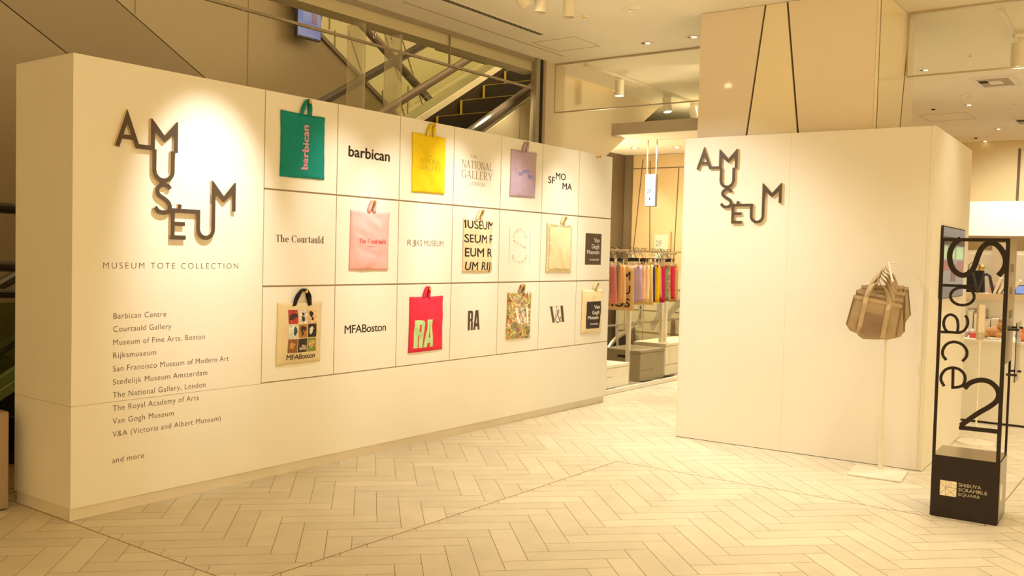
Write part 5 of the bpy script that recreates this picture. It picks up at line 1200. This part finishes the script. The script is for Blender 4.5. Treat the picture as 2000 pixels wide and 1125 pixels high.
for k, lab in enumerate(('tall printed folder at the left of the magazine rack', 'reddish printed folder in the middle of the magazine rack', 'shorter printed folder at the right of the magazine rack')):
    def fold(o, k=k):
        link('cover', box(nb(), -.075+.052*k, -.03+.052*k, -.03, .05, .0065, .24-.02*k, .002), M_print if k != 1 else mat('magazine_red', (.50, .28, .20), .6, var=.5, scale=40), o); link('spine_edge', box(nb(), -.073+.052*k, -.032+.052*k, -.0312, -.0302, .01, .23-.02*k), M_paper, o)
    item('folder', lab, 'folder', 7.40, 1909, 600, None, fold, 'folders in the magazine rack')
for k, lab in enumerate(('printed upright wrapped book, left of the three on the counter', 'plain cream upright book between two printed ones', 'tall printed upright book beside the plush toy')):
    def bk(o, k=k):
        link('cover', box(nb(), -.10+.07*k, -.035+.07*k, -.04, .10, 0, .16+.015*k, .003), M_print if k != 1 else M_paper, o); link('spine', box(nb(), -.096+.07*k, -.039+.07*k, -.0415, -.0402, .004, .155+.015*k), M_paper, o)
    item('book', lab, 'book', 7.34, 1944, 622, None, bk, 'upright books on the counter')
def pinkbox(o):
    link('body', box(nb(), -.09, .09, -.05, .08, 0, .10, .002), mat('pink_card', (.68, .40, .34), .6), o)
    bm = nb()
    for cx_, r_ in ((-.04, .022), (.035, .026)):
        bm.faces.new([bm.verts.new((cx_+r_*math.cos(t), -.0515, .05+r_*math.sin(t))) for t in [2*math.pi*k/16 for k in range(16)]])
    link('dot_print', bm, mat('coral_print', (.55, .18, .14), .6), o)
item('gift_box', 'pink box with round dots on the tan shelf tier', 'box', 7.78, 1952, 567, None, pinkbox)
for k, lab in enumerate(('leaning cream booklet in front of the pink box, leftmost of four', 'leaning cream booklet, second from the left before the pink box', 'leaning cream booklet, third from the left before the pink box', 'most tilted cream booklet at the right of the leaning four')):
    def bl(o, k=k):
        b2 = nb(); box(b2, -.012, .012, -.05, .06, 0, .16); b2.transform(Matrix.Translation((-.055+.040*k, 0, 0)) @ Matrix.Rotation(math.radians(18+6*k), 4, 'Y')); mz = min(v.co.z for v in b2.verts)
        for v in b2.verts: v.co.z -= mz
        link('pages', b2, M_paper, o)
    item('booklet', lab, 'booklet', 7.60, 1956, 571, None, bl, 'leaning booklets on the shelf tier')
M_plush = mat('brown_plush', (.50, .25, .09), .95, bump=.6, bscale=120); 
def blob(bm, c, r, sx=1, sy=1, sz=1):
    q = bmesh.ops.create_uvsphere(bm, u_segments=16, v_segments=10, radius=1)
    for v in q['verts']: v.co = V((c[0]+v.co.x*r*sx, c[1]+v.co.y*r*sy, c[2]+v.co.z*r*sz))
def plush(o):
    bm = nb(); blob(bm, (-.02, 0, .055), .058, 1.35, 1, .9); blob(bm, (.055, -.01, .125), .050, 1.05, 1, .95); blob(bm, (-.09, -.02, .028), .03, 1.7, .9, .9); blob(bm, (.03, -.05, .03), .028, 1.5, .9, 1); link('body', bm, M_plush, o, smooth=True)
    for s in (-1, 1): bm = nb(); blob(bm, (.05+.012*s, .03*s, .172), .018); link('ear', bm, M_plush, o, smooth=True)
    bm = nb(); blob(bm, (.10, -.02, .115), .022); link('muzzle', bm, mat('tan_plush', (.62, .40, .2), .95), o, smooth=True)
item('plush_toy', 'small brown plush toy lying on the counter', 'soft toy', 7.18, 1947, 648, None, plush)
for k, (x, y, r_) in enumerate(((1935, 660, 14), (1944, 663, 22), (1955, 661, 8), (1950, 655, -12))):
    def card(o, k=k, r_=r_):
        bm = nb(); box(bm, -.07, .07, -.035, .035, 0, .008+.004*(k % 2)); bm.transform(Matrix.Rotation(math.radians(r_-30), 4, 'Z')); link('sheet_stack', bm, M_paper if k % 2 else M_print, o)
    y_, z_ = onu(7.0+.05*k, x, y); o = thing('leaflet_pack', ['printed leaflet pack lying on the counter, leftmost of four', 'cream leaflet pack on the counter, second from the left', 'printed leaflet pack on the counter, rightmost of four', 'cream leaflet pack behind the other packs below the plush toy'][k], 'leaflets', FL @ Matrix.Translation((6.98+.11*k, y_, .7605)) @ Matrix.Rotation(-math.pi/2, 4, 'Z')); card(o)
for k, lab in enumerate(('pale wrapped pouch at the far left end of the counter', 'pale wrapped pouch, second from the counter left end', 'pale wrapped pouch, third from the counter left end', 'pale wrapped pouch nearest the small red box')):
    def wr_(o, k=k): b2 = nb(); blob(b2, (-.075+.05*k, .012*k, .040), .040, .62, .9, 1); link('pouch_bag', b2, mat('wrapped_rose', (.70, .56, .48), .6, var=.35, scale=30), o, smooth=True)
    item('pouch', lab, 'pouch', 7.1, 1892, 663, None, wr_, 'wrapped pouches on the counter')
def tab(o): link('casing', box(nb(), -.05, .05, 0, .012, 0, .09, .002), M_blackp, o); link('display', box(nb(), -.042, .042, -.002, -.0003, .008, .082), emis('tablet_blue', '8fa4d8', .8), o)
item('tablet', 'small tablet with a bluish display above the counter', 'tablet', 7.7, 1995, 530, None, tab)
def orange(o):
    bm = nb(); blob(bm, (0, 0, .045), .045, 1.2, 1, 1); blob(bm, (.01, 0, .10), .03); link('body', bm, mat('orange_plastic', (.75, .17, .04), .4), o, smooth=True)
item('ornament', 'orange rounded ornament on the counter at the right picture edge', 'ornament', 7.0, 1995, 661, None, orange)
def redbox(o): link('body', box(nb(), -.04, .04, -.03, .03, 0, .035), mat('red_card', (.62, .07, .05), .5), o); link('lid', box(nb(), -.041, .041, -.031, .031, .0352, .045), mat('red_card', (.62, .07, .05), .5), o)
item('small_box', 'small red box between the pouches and the pole sign', 'box', 7.05, 1904, 648, None, redbox)
# round based card stand
RS = thing('card_stand', 'round based white pole stand with a narrow card holder seen through the totem', 'stand', at(FW, 3.7875, 7.4663, 0))
link('base', lathe(nb(), [(.14, 0), (.14, .008), (.135, .011), (.012, .013)], 36), M_cream, RS); bm = nb(); tube(bm, [(0, 0, .0135), (0, 0, .84)], .0065, 10); link('pole', bm, M_cream, RS)
hd = nb(); box(hd, -.03, .03, -.012, .012, .8405, 1.13, .002); link('card_holder', hd, mat('holder_tan', (.58, .47, .30), .5), RS)
link('card', box(nb(), -.024, .024, -.0145, -.0125, .90, 1.12), M_paper, RS); link('card', box(nb(), -.024, .024, -.0145, -.0125, .85, .89), M_print, RS)
for o in list(SC.objects):
    if o.type == 'MESH' and o.data.users == 1: o.data.name = o.name
